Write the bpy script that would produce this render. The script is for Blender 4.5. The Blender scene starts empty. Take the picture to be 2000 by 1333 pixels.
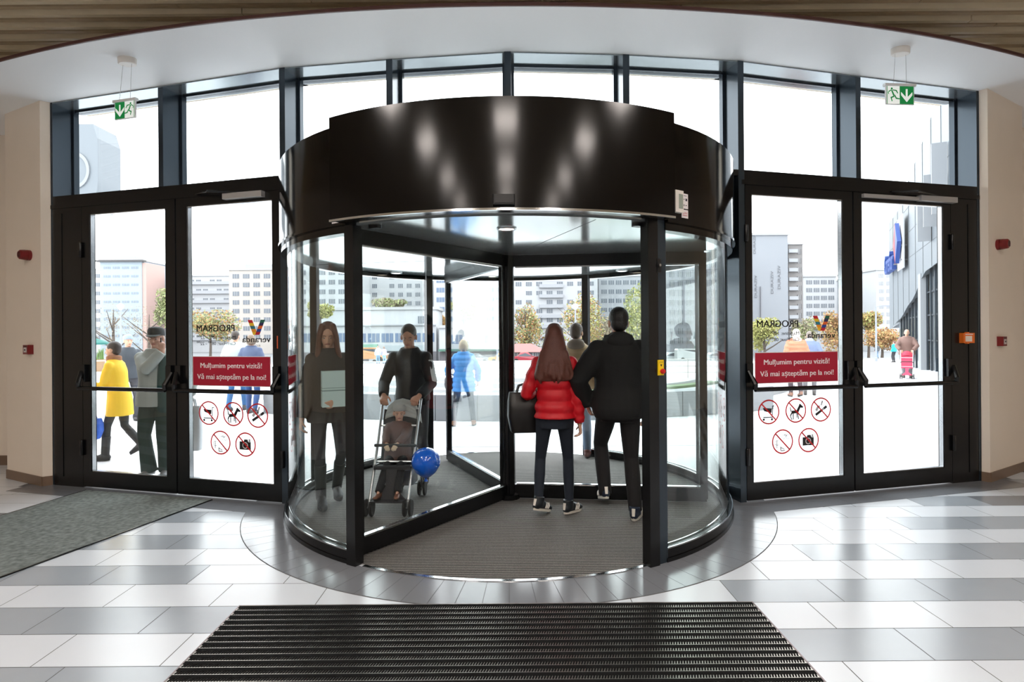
import bpy, bmesh, math, random
from mathutils import Matrix, Vector
PI = math.pi
random.seed(7)
SC = bpy.context.scene
COL = SC.collection

# ---------------------------------------------------------------- camera, sky, exposure
FPX = 1140.0
EYE = 1.58
cam_d = bpy.data.cameras.new('camera')
cam = bpy.data.objects.new('camera', cam_d)
COL.objects.link(cam)
cam_d.sensor_width = 36.0
cam_d.lens = 36.0 * FPX / 2000.0
cam_d.shift_x = (1000.0 - 991.0) / 2000.0
cam_d.shift_y = -(666.5 - 653.0) / 2000.0
cam_d.clip_start = 0.05
cam_d.clip_end = 600
cam.location = (0, 0, EYE)
cam.rotation_euler = (PI / 2, 0.0075, 0)
SC.camera = cam

world = bpy.data.worlds.new('overcast_sky')
SC.world = world
world.use_nodes = True
wnt = world.node_tree
bg = wnt.nodes['Background']
bg.inputs['Color'].default_value = (0.93, 0.965, 1.0, 1)
bg.inputs['Strength'].default_value = 4.0

vs = SC.view_settings
vs.view_transform = 'Standard'
vs.look = 'None'
vs.gamma = 1
vs.use_curve_mapping = False
vs.exposure = 0.5
SC.cycles.transparent_max_bounces = 40
SC.cycles.max_bounces = 10
SC.cycles.diffuse_bounces = 5
SC.cycles.glossy_bounces = 5
SC.cycles.sample_clamp_indirect = 6.0
SC.cycles.caustics_reflective = False

# ---------------------------------------------------------------- helpers
def lin(c):
    r = []
    for v in c[:3]:
        v = v / 255.0
        r.append(v / 12.92 if v <= 0.04045 else ((v + 0.055) / 1.055) ** 2.4)
    return tuple(r) + (1.0,)

MATS = {}
ALB = 1.0
def mat(name, col=(128, 128, 128), rough=0.5, metal=0.0, spec=0.5, noise=0.0, nscale=8.0, bump=0.0, bscale=200.0, emit=0.0, coat=0.0):
    if name in MATS:
        return MATS[name]
    m = bpy.data.materials.new(name)
    m.use_nodes = True
    nt = m.node_tree
    b = nt.nodes['Principled BSDF']
    c = lin(col)
    c = (c[0] * ALB, c[1] * ALB, c[2] * ALB, 1)
    b.inputs['Base Color'].default_value = c
    b.inputs['Roughness'].default_value = rough
    b.inputs['Metallic'].default_value = metal
    b.inputs['Specular IOR Level'].default_value = spec
    if coat:
        b.inputs['Coat Weight'].default_value = coat
        b.inputs['Coat Roughness'].default_value = 0.05
    if emit:
        b.inputs['Emission Color'].default_value = c
        b.inputs['Emission Strength'].default_value = emit
    tc = None
    if noise or bump:
        tc = nt.nodes.new('ShaderNodeTexCoord')
    if noise:
        n = nt.nodes.new('ShaderNodeTexNoise')
        n.inputs['Scale'].default_value = nscale
        n.inputs['Detail'].default_value = 5
        nt.links.new(tc.outputs['Object'], n.inputs['Vector'])
        mx = nt.nodes.new('ShaderNodeMix')
        mx.data_type = 'RGBA'
        mx.inputs[6].default_value = tuple(max(0, v * (1 - noise)) for v in c[:3]) + (1,)
        mx.inputs[7].default_value = tuple(min(1, v * (1 + noise)) for v in c[:3]) + (1,)
        nt.links.new(n.outputs['Fac'], mx.inputs[0])
        nt.links.new(mx.outputs[2], b.inputs['Base Color'])
    if bump:
        n2 = nt.nodes.new('ShaderNodeTexNoise')
        n2.inputs['Scale'].default_value = bscale
        n2.inputs['Detail'].default_value = 3
        nt.links.new(tc.outputs['Object'], n2.inputs['Vector'])
        bp = nt.nodes.new('ShaderNodeBump')
        bp.inputs['Strength'].default_value = bump
        bp.inputs['Distance'].default_value = 0.004
        nt.links.new(n2.outputs['Fac'], bp.inputs['Height'])
        nt.links.new(bp.outputs['Normal'], b.inputs['Normal'])
    MATS[name] = m
    return m

def glass_mat(name, tint=(0.97, 0.985, 0.98), f0=0.04, rough=0.0):
    m = bpy.data.materials.new(name)
    m.use_nodes = True
    nt = m.node_tree
    nt.nodes.remove(nt.nodes['Principled BSDF'])
    out = nt.nodes['Material Output']
    tr = nt.nodes.new('ShaderNodeBsdfTransparent')
    tr.inputs['Color'].default_value = tint + (1,)
    gl = nt.nodes.new('ShaderNodeBsdfGlossy')
    gl.inputs['Roughness'].default_value = rough
    lw = nt.nodes.new('ShaderNodeLayerWeight')
    lw.inputs['Blend'].default_value = 0.5
    p = nt.nodes.new('ShaderNodeMath'); p.operation = 'POWER'; p.inputs[1].default_value = 5
    ma = nt.nodes.new('ShaderNodeMath'); ma.operation = 'MULTIPLY_ADD'
    ma.inputs[1].default_value = 1 - f0; ma.inputs[2].default_value = f0
    mx = nt.nodes.new('ShaderNodeMixShader')
    nt.links.new(lw.outputs['Facing'], p.inputs[0])
    nt.links.new(p.outputs[0], ma.inputs[0])
    nt.links.new(ma.outputs[0], mx.inputs[0])
    nt.links.new(tr.outputs[0], mx.inputs[1])
    nt.links.new(gl.outputs[0], mx.inputs[2])
    nt.links.new(mx.outputs[0], out.inputs['Surface'])
    MATS[name] = m
    return m

class MB:
    def __init__(s):
        s.v = []; s.f = []; s.m = []; s.mi = 0
    def add(s, vs_, fs_, mi=None):
        o = len(s.v)
        s.v.extend([tuple(p) for p in vs_])
        for f in fs_:
            s.f.append(tuple(i + o for i in f))
            s.m.append(s.mi if mi is None else mi)
        return s
    def hexa(s, p, mi=None):
        return s.add(p, [(0, 3, 2, 1), (4, 5, 6, 7), (0, 1, 5, 4), (1, 2, 6, 5), (2, 3, 7, 6), (3, 0, 4, 7)], mi)
    def span(s, x0, y0, z0, x1, y1, z1, mi=None):
        return s.hexa([(x0, y0, z0), (x1, y0, z0), (x1, y1, z0), (x0, y1, z0), (x0, y0, z1), (x1, y0, z1), (x1, y1, z1), (x0, y1, z1)], mi)
    def box(s, c, d, rz=0.0, mi=None):
        x, y, z = d[0] / 2, d[1] / 2, d[2] / 2
        co, si = math.cos(rz), math.sin(rz)
        P = []
        for (a, b, e) in [(-x, -y, -z), (x, -y, -z), (x, y, -z), (-x, y, -z), (-x, -y, z), (x, -y, z), (x, y, z), (-x, y, z)]:
            P.append((c[0] + a * co - b * si, c[1] + a * si + b * co, c[2] + e))
        return s.hexa(P, mi)
    def prism(s, poly, z0, z1, mi=None):
        n = len(poly)
        v = [(p[0], p[1], z0) for p in poly] + [(p[0], p[1], z1) for p in poly]
        f = [tuple(range(n - 1, -1, -1)), tuple(range(n, 2 * n))]
        f += [(i, (i + 1) % n, n + (i + 1) % n, n + i) for i in range(n)]
        return s.add(v, f, mi)
    def flat(s, pts, mi=None):
        return s.add(pts, [tuple(range(len(pts)))], mi)
    def arc(s, c, r0, r1, a0, a1, z0, z1, n=24, mi=None, closed=False):
        # sector ring; angle measured from the -y direction towards +x
        v = []
        for i in range(n + (0 if closed else 1)):
            a = a0 + (a1 - a0) * i / n
            for r in (r0, r1):
                for z in (z0, z1):
                    v.append((c[0] + r * math.sin(a), c[1] - r * math.cos(a), z))
        f = []
        k = n if not closed else n
        N = n + (0 if closed else 1)
        for i in range(k):
            A = 4 * i; B = 4 * ((i + 1) % N)
            f += [(A + 2, B + 2, B + 3, A + 3), (B, A, A + 1, B + 1), (A + 1, A + 3, B + 3, B + 1), (A, B, B + 2, A + 2)]
        if not closed:
            f += [(0, 2, 3, 1), (4 * n, 4 * n + 1, 4 * n + 3, 4 * n + 2)]
        return s.add(v, f, mi)
    def lathe(s, prof, c=(0, 0, 0), n=24, mi=None, sx=1.0, sy=1.0):
        v = []
        for (r, z) in prof:
            for i in range(n):
                a = 2 * PI * i / n
                v.append((c[0] + r * math.cos(a) * sx, c[1] + r * math.sin(a) * sy, c[2] + z))
        f = []
        for k in range(len(prof) - 1):
            for i in range(n):
                j = (i + 1) % n
                f.append((k * n + i, k * n + j, (k + 1) * n + j, (k + 1) * n + i))
        f.append(tuple(range(n - 1, -1, -1)))
        f.append(tuple((len(prof) - 1) * n + i for i in range(n)))
        return s.add(v, f, mi)
    def tube(s, pts, r, n=10, side=None, mi=None, dome=False):
        P = [Vector(p) for p in pts]
        R = [r] * len(P) if not isinstance(r, (list,)) else list(r)
        R = [q if isinstance(q, tuple) else (q, q) for q in R]
        if dome:
            d0 = (P[0] - P[1]).normalized(); d1 = (P[-1] - P[-2]).normalized()
            a, b = R[0], R[-1]
            ra, rb = min(a), min(b)
            pre = [(P[0] + d0 * ra * t, (a[0] * q, a[1] * q)) for t, q in ((0.95, 0.3), (0.7, 0.72))]
            post = [(P[-1] + d1 * rb * t, (b[0] * q, b[1] * q)) for t, q in ((0.7, 0.72), (0.95, 0.3))]
            P = [p for p, _ in pre] + P + [p for p, _ in post]
            R = [q for _, q in pre] + R + [q for _, q in post]
        m = len(P)
        T = []
        for i in range(m):
            a = P[max(0, i - 1)]; b = P[min(m - 1, i + 1)]
            t = b - a
            T.append(t.normalized() if t.length > 1e-9 else Vector((0, 0, 1)))
        u = Vector(side) if side is not None else (Vector((1, 0, 0)) if abs(T[0].x) < 0.8 else Vector((0, 1, 0)))
        v = []
        for i in range(m):
            t = T[i]
            w = u - t * u.dot(t)
            if w.length < 1e-6:
                w = Vector((0, 1, 0)) - t * t.y
            w.normalize()
            if side is None:
                u = w
            q = t.cross(w)
            for k in range(n):
                a = 2 * PI * k / n
                p = P[i] + w * (R[i][0] * math.cos(a)) + q * (R[i][1] * math.sin(a))
                v.append(tuple(p))
        f = []
        for i in range(m - 1):
            for k in range(n):
                j = (k + 1) % n
                f.append((i * n + k, i * n + j, (i + 1) * n + j, (i + 1) * n + k))
        f.append(tuple(range(n - 1, -1, -1)))
        f.append(tuple((m - 1) * n + k for k in range(n)))
        return s.add(v, f, mi)
    def ell(s, c, r, n=14, m=9, rot=None, mi=None):
        c = Vector(c)
        v = []
        for i in range(1, m):
            th = PI * i / m
            for k in range(n):
                a = 2 * PI * k / n
                p = Vector((r[0] * math.sin(th) * math.cos(a), r[1] * math.sin(th) * math.sin(a), -r[2] * math.cos(th)))
                v.append(p)
        v.append(Vector((0, 0, -r[2]))); v.append(Vector((0, 0, r[2])))
        if rot is not None:
            v = [rot @ p for p in v]
        v = [tuple(c + p) for p in v]
        f = []
        for i in range(m - 2):
            for k in range(n):
                j = (k + 1) % n
                f.append((i * n + k, i * n + j, (i + 1) * n + j, (i + 1) * n + k))
        b = (m - 1) * n
        for k in range(n):
            j = (k + 1) % n
            f.append((b, j, k)); f.append((b + 1, (m - 2) * n + k, (m - 2) * n + j))
        return s.add(v, f, mi)
    def rbox(s, c, d, r=0.02, rz=0.0, mi=None, k=3):
        # box with rounded vertical edges
        x, y = d[0] / 2, d[1] / 2
        poly = []
        for (sx, sy, a0) in ((1, 1, 0), (-1, 1, PI / 2), (-1, -1, PI), (1, -1, 3 * PI / 2)):
            for i in range(k + 1):
                a = a0 + PI / 2 * i / k
                poly.append((sx * (x - r) + r * math.cos(a), sy * (y - r) + r * math.sin(a)))
        co, si = math.cos(rz), math.sin(rz)
        poly = [(c[0] + a * co - b * si, c[1] + a * si + b * co) for a, b in poly]
        return s.prism(poly, c[2] - d[2] / 2, c[2] + d[2] / 2, mi)
    def build(s, name, mats, parent=None, smooth=False, local=False, recalc=True, angle=0.7):
        me = bpy.data.meshes.new(name)
        M = None
        V = s.v
        if parent is not None and not local:
            M = WM.get(parent.name)
            if M is not None:
                Mi = M.inverted()
                V = [tuple(Mi @ Vector(p)) for p in V]
        me.from_pydata(V, [], s.f)
        if not isinstance(mats, (list, tuple)):
            mats = [mats]
        for m in mats:
            me.materials.append(m)
        if len(mats) > 1:
            me.polygons.foreach_set('material_index', s.m)
        if recalc:
            b = bmesh.new(); b.from_mesh(me)
            bmesh.ops.recalc_face_normals(b, faces=b.faces)
            b.to_mesh(me); b.free()
        if smooth:
            me.polygons.foreach_set('use_smooth', [True] * len(me.polygons))
            try:
                me.set_sharp_from_angle(angle=angle)
            except Exception:
                pass
        me.update()
        return link(name, me, parent)

WM = {}
def link(name, me, parent=None):
    o = bpy.data.objects.new(name, me)
    COL.objects.link(o)
    if parent is not None:
        o.parent = parent
        if parent.name in WM:
            WM[o.name] = WM[parent.name]
    return o

def thing(name, label, cat, loc=(0, 0, 0), rz=0.0, group=None):
    o = bpy.data.objects.new(name, None)
    COL.objects.link(o)
    o.location = loc
    o.rotation_euler = (0, 0, rz)
    o.empty_display_size = 0.1
    o['label'] = label
    o['category'] = cat
    if group:
        o['group'] = group
    WM[o.name] = Matrix.Translation(Vector(loc)) @ Matrix.Rotation(rz, 4, 'Z')
    return o

def tag(o, label, cat, group=None):
    o['label'] = label
    o['category'] = cat
    if group:
        o['group'] = group
    return o

def struct(o):
    o['kind'] = 'structure'
    return o

def sroot(name, loc=(0, 0, 0)):
    o = bpy.data.objects.new(name, None)
    COL.objects.link(o)
    o.location = loc
    o['kind'] = 'structure'
    WM[o.name] = Matrix.Translation(Vector(loc))
    return o

def dup(root, loc, rz, label, group=None, scale=None):
    def rec(o, par):
        c = o.copy()
        COL.objects.link(c)
        if par is not None:
            c.parent = par
        for ch in list(o.children):
            rec(ch, c)
        return c
    r = rec(root, None)
    r.location = loc
    r.rotation_euler = (0, 0, rz)
    if scale:
        r.scale = scale
    r['label'] = label
    if group:
        r['group'] = group
    return r

def text_mesh(body, size, align='CENTER', extr=0.0004, bold=0.0):
    cu = bpy.data.curves.new('writing', 'FONT')
    cu.body = body
    cu.size = size
    cu.align_x = align
    cu.align_y = 'BOTTOM_BASELINE'
    cu.extrude = extr
    cu.offset = bold
    cu.resolution_u = 3
    o = bpy.data.objects.new('writing', cu)
    COL.objects.link(o)
    dg = bpy.context.evaluated_depsgraph_get()
    me = bpy.data.meshes.new_from_object(o.evaluated_get(dg))
    COL.objects.unlink(o)
    bpy.data.objects.remove(o)
    vs_ = [tuple(v.co) for v in me.vertices]
    fs_ = [tuple(p.vertices) for p in me.polygons]
    bpy.data.meshes.remove(me)
    return vs_, fs_

def fit_text(body, w, h=None, align='CENTER', bold=0.0, extr=0.0004):
    # text scaled to width w (and cap height h); returns verts centred on x, baseline 0
    vs_, fs_ = text_mesh(body, 1.0, 'CENTER', 0.0, bold)
    xs = [v[0] for v in vs_]
    x0, x1 = min(xs), max(xs)
    sx = w / (x1 - x0)
    sy = sx if h is None else h / 0.73
    vs_ = [((v[0] - (x0 + x1) / 2) * sx, v[1] * sy, 0) for v in vs_]
    return vs_, fs_
# ---------------------------------------------------------------- materials
M_BLACK = mat('black_aluminium', (13, 14, 16), 0.26, 0.0, 0.4)
M_GLOSS = mat('black_gloss_metal', (5, 4, 4), 0.1, 0.0, 0.4)
M_NAVY = mat('anthracite_profile', (56, 66, 75), 0.2, 0.5, 0.5)
M_GLASS = glass_mat('clear_glass')
M_CGLASS = glass_mat('curved_glass', (0.95, 0.98, 0.97), 0.05)
M_WALL = mat('beige_plaster', (243, 230, 214), 0.7, noise=0.03, nscale=3)
M_WHITE = mat('white_plaster', (248, 250, 252), 0.6)
M_BASEB = mat('brown_stone_base', (120, 98, 80), 0.4, noise=0.1, nscale=14)
M_RIM = mat('rusty_rim', (84, 52, 50), 0.5)
M_WOOD = mat('ceiling_wood', (226, 210, 180), 0.5, noise=0.12, nscale=5)
M_DARK = mat('dark_void', (14, 13, 12), 0.9)
M_STEEL = mat('brushed_steel', (190, 192, 195), 0.25, 1.0)
M_GREYP = mat('grey_painted_metal', (176, 174, 172), 0.35, 0.3)
M_RED = mat('red_plastic', (120, 20, 24), 0.35)
M_CHROME = mat('pale_metal', (225, 228, 230), 0.12, 1.0)

def stone(name, c, rough, n=0.07):
    m = mat(name, c, rough, 0.0, 0.55, noise=n, nscale=1.7)
    return m
M_TW = stone('pale_stone_tile', (213, 220, 228), 0.26, 0.05)
M_TG = stone('grey_stone_tile', (160, 168, 176), 0.22, 0.12)
M_TD = stone('dark_stone_tile', (124, 128, 134), 0.17, 0.14)
M_GROUT = mat('grey_grout', (84, 84, 86), 0.8)

# ---------------------------------------------------------------- façade layout
DC = (0.0, 5.78)                       # centre of the revolving door
PL = [(-4.88, 6.26), (-3.47, 5.865), (-2.1, 5.48), (-1.06, 5.325), (0.02, 5.2), (1.09, 5.27), (2.18, 5.41), (3.47, 5.745), (4.96, 6.13)]
SOFFIT = 4.1
def unit(a, b):
    d = math.hypot(b[0] - a[0], b[1] - a[1])
    return ((b[0] - a[0]) / d, (b[1] - a[1]) / d)
FL0 = (-4.86, 6.25); FLT = unit(FL0, (-2.1, 5.48)); FLN = (FLT[1], -FLT[0])
FR0 = (2.2, 5.42); FRT = unit(FR0, (4.95, 6.13)); FRN = (FRT[1], -FRT[0])
if FLN[1] > 0: FLN = (-FLN[0], -FLN[1])
if FRN[1] > 0: FRN = (-FRN[0], -FRN[1])
def fp(side, t, z, off=0.0):
    # point on the façade plane: t along it, off towards the hall
    O, T, N = (FL0, FLT, FLN) if side == 'L' else (FR0, FRT, FRN)
    return (O[0] + t * T[0] + off * N[0], O[1] + t * T[1] + off * N[1], z)
def fbox(mb, side, t0, t1, z0, z1, o0, o1, mi=None):
    a = [fp(side, t0, z0, o1), fp(side, t1, z0, o1), fp(side, t1, z0, o0), fp(side, t0, z0, o0)]
    b = [(p[0], p[1], z1) for p in a]
    mb.hexa(a + b, mi)

def y_at(x):
    if x <= -5.65 or x >= 5.83: return 7.3
    if x <= PL[0][0]: return 6.3 + 0.35 * (PL[0][0] - x) / 0.77
    if x >= PL[-1][0]: return 6.16 + 0.42 * (x - PL[-1][0]) / 0.87
    for a, b in zip(PL[:-1], PL[1:]):
        if a[0] <= x <= b[0]:
            return a[1] + (b[1] - a[1]) * (x - a[0]) / (b[0] - a[0])
# ---------------------------------------------------------------- floor
fm = MB()
fm.prism([(-9.4, -9.6), (9.4, -9.6), (9.4, 7.4), (5.6, 7.4), (4.97, 6.14)] + [PL[i] for i in range(7, 0, -1)] + [(-4.88, 6.26), (-5.5, 7.4), (-9.4, 7.4)], -0.05, -0.0015, 3)
rows = range(-42, 14)
for k in rows:
    y0 = 3.412 + 0.308 * k; y1 = y0 + 0.308
    if y1 > 7.55: continue
    off = {0: -0.50, 1: -0.18, -1: -0.10, -2: -0.42, -3: -0.25, 2: -0.36, 3: -0.05, 4: -0.5, 5: -0.2}.get(k, random.uniform(-0.6, 0))
    x = -9.3 + off - 0.02
    while x < 9.3:
        xa, xb = max(-9.3, x), min(9.3, x + 0.62)
        xc = (xa + xb) / 2
        if xb - xa > 0.02 and not (-5.3 < xc < 5.4 and (y0 + y1) / 2 > y_at(xc) - 0.1):
            dark = (k % 2 != 0 and xc < -1.25 and random.random() > 0.12 and k < 6) or (k % 2 == 0 and xc > 1.6 + 0.4 * max(k, -1))
            mi = 1 if dark else 0
            if dark and abs(xc) > 4.2 and random.random() < 0.5: mi = 2
            g = 0.0024
            fm.flat([(xa + g, y0 + g, 0), (xb - g, y0 + g, 0), (xb - g, y1 - g, 0), (xa + g, y1 - g, 0)], mi)
        x += 0.62
struct(fm.build('floor', [M_TW, M_TG, M_TD, M_GROUT], recalc=False))

# dark tiles round the revolving door and along the foot of the façade
rm = MB()
n = 48
for i in range(n):
    a0 = -1.62 + 3.24 * i / n; a1 = -1.62 + 3.24 * (i + 1) / n
    rm.arc(DC, 2.062, 2.414, a0 + 0.0007, a1 - 0.0007, -0.01, 0.0022, 1, 0)
rm.arc(DC, 2.06, 2.42, -1.62, 1.62, -0.01, 0.0012, 64, 1)
for side, t1 in (('L', 2.9), ('R', 2.86)):
    t = -0.25 if side == 'L' else 0.0
    while t < t1:
        for (o0, o1) in ((0.002, 0.15), (0.154, 0.31)):
            a = [fp(side, t + 0.0015, -0.01, o1), fp(side, t + 0.448, -0.01, o1), fp(side, t + 0.448, -0.01, o0), fp(side, t + 0.0015, -0.01, o0)]
            rm.hexa(a + [(p[0], p[1], 0.0018) for p in a], 0)
        t += 0.45
    fbox(rm, side, -0.25, t1 + 0.3, -0.01, 0.0008, 0.0, 0.313, 1)
struct(rm.build('floor_border', [M_TD, M_GROUT]))

# ---------------------------------------------------------------- walls of the hall
def wall_poly(name, pts, z0, z1, th, m, base=None):
    mb = MB()
    for a, b in zip(pts[:-1], pts[1:]):
        T = unit(a, b); N = (-T[1] * th, T[0] * th)
        mb.hexa([(a[0], a[1], z0), (b[0], b[1], z0), (b[0] + N[0], b[1] + N[1], z0), (a[0] + N[0], a[1] + N[1], z0),
                 (a[0], a[1], z1), (b[0], b[1], z1), (b[0] + N[0], b[1] + N[1], z1), (a[0] + N[0], a[1] + N[1], z1)])
    return struct(mb.build(name, m))
def column(name, poly):
    mb = MB(); mb.prism(poly, 0, SOFFIT + 0.3)
    return struct(mb.build(name, M_WALL))
def base(name, pts, h=0.1, th=0.012):
    mb = MB()
    for a, b in zip(pts[:-1], pts[1:]):
        T = unit(a, b); N = (T[1] * th, -T[0] * th)
        mb.hexa([(a[0] + N[0], a[1] + N[1], 0), (b[0] + N[0], b[1] + N[1], 0), (b[0], b[1], 0), (a[0], a[1], 0),
                 (a[0] + N[0], a[1] + N[1], h), (b[0] + N[0], b[1] + N[1], h), (b[0], b[1], h), (a[0], a[1], h)])
    return struct(mb.build(name, M_BASEB))
column('wall_left_pier', [(-4.885, 6.255), (-4.95, 6.6), (-5.65, 7.3), (-5.64, 6.57), (-4.95, 6.2)])
base('baseboard_left', [(-5.64, 6.57), (-4.95, 6.2), (-4.885, 6.255)])
column('wall_right_pier', [(4.968, 6.125), (5.01, 6.07), (5.82, 6.58), (5.83, 7.3), (5.06, 6.5)])
base('baseboard_right', [(4.968, 6.125), (5.01, 6.07), (5.82, 6.58)])
wall_poly('wall_left_recess', [(-9.3, 7.25), (-5.6, 7.25)], 0, 4.6, 0.2, M_WALL)
base('baseboard_left_recess', [(-9.3, 7.25), (-5.6, 7.25)], 0.12)
wall_poly('wall_right_recess', [(5.75, 7.25), (9.3, 7.25)], 0, 4.6, 0.2, M_WALL)
base('baseboard_right_recess', [(5.75, 7.25), (9.3, 7.25)], 0.12)
wall_poly('wall_left', [(-9.3, -9.5), (-9.3, 7.25)], 0, 5.2, 0.2, M_WALL)
wall_poly('wall_right', [(9.3, 7.25), (9.3, -9.5)], 0, 5.2, 0.2, M_WALL)
wall_poly('wall_back', [(9.3, -9.5), (-9.3, -9.5)], 0, 5.2, 0.2, mat('dark_hall_wall', (86, 78, 72), 0.6))

# bulkhead: the white soffit with its bowed front edge
bc = (0.0, 17.5)
R0 = 13.02
cb = MB()
edge = []
nseg = 72
for i in range(nseg + 1):
    a = -0.80 + 1.60 * i / nseg
    edge.append((bc[0] + R0 * math.sin(a), bc[1] - R0 * math.cos(a)))
edge = [p for p in edge if abs(p[0]) < 9.3]
back = [(edge[-1][0], 7.6), (edge[0][0], 7.6)]
inner = [(p[0], p[1]) for p in PL]
# soffit as strips between the edge and the façade line
xs = sorted(set([round(p[0], 4) for p in edge] + [p[0] for p in PL] + [PL[0][0] - 0.001, PL[-1][0] + 0.001, -5.651, -5.649, 5.829, 5.831]))
def ye(x):
    return bc[1] - math.sqrt(R0 * R0 - x * x)
for x0, x1 in zip(xs[:-1], xs[1:]):
    if x1 - x0 < 0.0005: continue
    a, b = ye(x0), ye(x1)
    e = 1e-6
    c0, c1 = y_at(x0 + e) , y_at(x1 - e)
    if c0 - a < 0.01 and c1 - b < 0.01: continue
    cb.add([(x0, a, SOFFIT), (x1, b, SOFFIT), (x1, c1, SOFFIT), (x0, c0, SOFFIT),
            (x0, a, SOFFIT + 0.02), (x1, b, SOFFIT + 0.02), (x1, c1, SOFFIT + 0.02), (x0, c0, SOFFIT + 0.02)],
           [(0, 3, 2, 1), (4, 5, 6, 7), (0, 1, 5, 4), (2, 3, 7, 6)])
struct(cb.build('ceiling_bulkhead', M_WHITE))
tb = MB()
aa = math.asin(9.25 / R0)
tb.arc(bc, R0, R0 + 0.015, -aa, aa, SOFFIT - 0.004, SOFFIT + 0.022, 80)
struct(tb.build('trim_1', M_RIM, smooth=True))
cs = MB(); cs.span(-9.4, -9.6, 5.1, 9.4, 7.6, 5.2)
struct(cs.build('ceiling', M_DARK))

# timber slats of the hall ceiling
sl = MB()
y = -9.0
i = 0
while y < 7.2:
    # boards butt in lengths, some a little shorter so the bays stagger
    x = -9.3 + random.uniform(-2, 0)
    while x < 9.3:
        L = random.choice((3.0, 3.6, 4.2))
        xa, xb = max(x, -9.3), min(x + L - 0.012, 9.3)
        if xb - xa > 0.1:
            zz = 4.50 + (0.018 if i % 2 else 0.0)
            segs = [(xa, xb)]
            if y > 5.1:
                lim = [q for q in [k_ * 0.05 for k_ in range(-110, 111)] if y_at(q) < y + 0.06 and -5.5 < q < 5.5]
                if lim: segs = [(xa, min(xb, min(lim))), (max(xa, max(lim)), xb)]
            for sa, sb in segs:
                if sb - sa > 0.05: sl.span(sa, y, zz, sb, y + 0.045, zz + 0.075, i % 2)
        x += L
    y += 0.105
    i += 1
struct(sl.build('ceiling_slats', [M_WOOD, mat('ceiling_wood_dark', (190, 168, 136), 0.5, noise=0.12, nscale=5)]))

# recessed square lights of the hall ceiling (they glow in the door's black fascia)
M_LAMP = mat('warm_diffuser', (255, 244, 236), 0.5, emit=22.0)
def ceiling_light(x, y):
    t = thing('ceiling_light', 'square warm panel light recessed in the slatted hall ceiling', 'ceiling light', (x, y, 4.44), 0, 'panel lights of the hall ceiling')
    a = MB()
    for sx, sy, w, d in ((0, -0.41, 0.86, 0.04), (0, 0.41, 0.86, 0.04), (-0.41, 0, 0.04, 0.78), (0.41, 0, 0.04, 0.78)):
        a.box((x + sx, y + sy, 4.47), (w, d, 0.06))
    a.build('frame', M_WHITE, t)
    b = MB(); b.box((x, y, 4.475), (0.78, 0.78, 0.02)); b.build('diffuser', M_LAMP, t)
for x in (-3.3, 0.0, 3.3):
    for y in (1.5, -0.7, -2.9, -5.1, -7.3):
        ceiling_light(x, y)

# ---------------------------------------------------------------- façade: mullions, head, transoms, upper glazing
def wall_dir(i):
    a, b = PL[max(0, i - 1)], PL[min(len(PL) - 1, i + 1)]
    T = unit(a, b)
    return T, (-T[1], T[0])             # tangent, outward normal
DEP = 0.29
for i, p in enumerate(PL):
    T, N = wall_dir(i)
    z0 = 0.0 if abs(p[0]) > 2.0 else 3.0
    if i in (1, 7): z0 = 3.05
    w = 0.03 if i not in (0, 8) else 0.022
    mb = MB()
    q = [(p[0] - T[0] * w, p[1] - T[1] * w), (p[0] + T[0] * w, p[1] + T[1] * w)]
    q += [(q[1][0] + N[0] * DEP, q[1][1] + N[1] * DEP), (q[0][0] + N[0] * DEP, q[0][1] + N[1] * DEP)]
    mb.prism(q, z0, SOFFIT)
    # glazing bead either side of the glass
    for sgn in (-1, 1):
        c = (p[0] + T[0] * sgn * (w + 0.012) + N[0] * (DEP - 0.045), p[1] + T[1] * sgn * (w + 0.012) + N[1] * (DEP - 0.045))
        mb.box((c[0], c[1], (max(z0, 3.05) + SOFFIT) / 2), (0.024, 0.06, SOFFIT - max(z0, 3.05)), math.atan2(T[1], T[0]))
    struct(mb.build('trim_%d' % (i + 2), M_NAVY))
M_HEAD = mat('head_soffit_metal', (150, 158, 162), 0.16, 0.75)
for i in range(len(PL) - 1):
    a, b = PL[i], PL[i + 1]
    T = unit(a, b); N = (-T[1], T[0])
    L = math.hypot(b[0] - a[0], b[1] - a[1])
    root = sroot('window_%d' % (i + 1), (a[0], a[1], 3.09))
    def fb(mb, t0, t1, d0, d1, z0, z1):
        P = [(a[0] + T[0] * t0 + N[0] * d0, a[1] + T[1] * t0 + N[1] * d0), (a[0] + T[0] * t1 + N[0] * d0, a[1] + T[1] * t1 + N[1] * d0),
             (a[0] + T[0] * t1 + N[0] * d1, a[1] + T[1] * t1 + N[1] * d1), (a[0] + T[0] * t0 + N[0] * d1, a[1] + T[1] * t0 + N[1] * d1)]
        mb.prism(P, z0, z1)
    mb = MB(); fb(mb, 0.0, L, 0.0, 0.36, SOFFIT - 0.012, SOFFIT + 0.02); mb.build('head_lining', M_HEAD, root)
    mb = MB()
    fb(mb, 0.03, L - 0.03, DEP - 0.06, DEP + 0.02, SOFFIT - 0.03, SOFFIT - 0.012)
    fb(mb, 0.03, L - 0.03, DEP - 0.06, DEP + 0.02, 3.09, 3.125)
    mb.build('window_frame', M_NAVY, root)
    mb = MB(); fb(mb, 0.03, L - 0.03, DEP - 0.026, DEP - 0.016, 3.12, SOFFIT - 0.03); mb.build('window_glass', M_GLASS, root)
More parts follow.
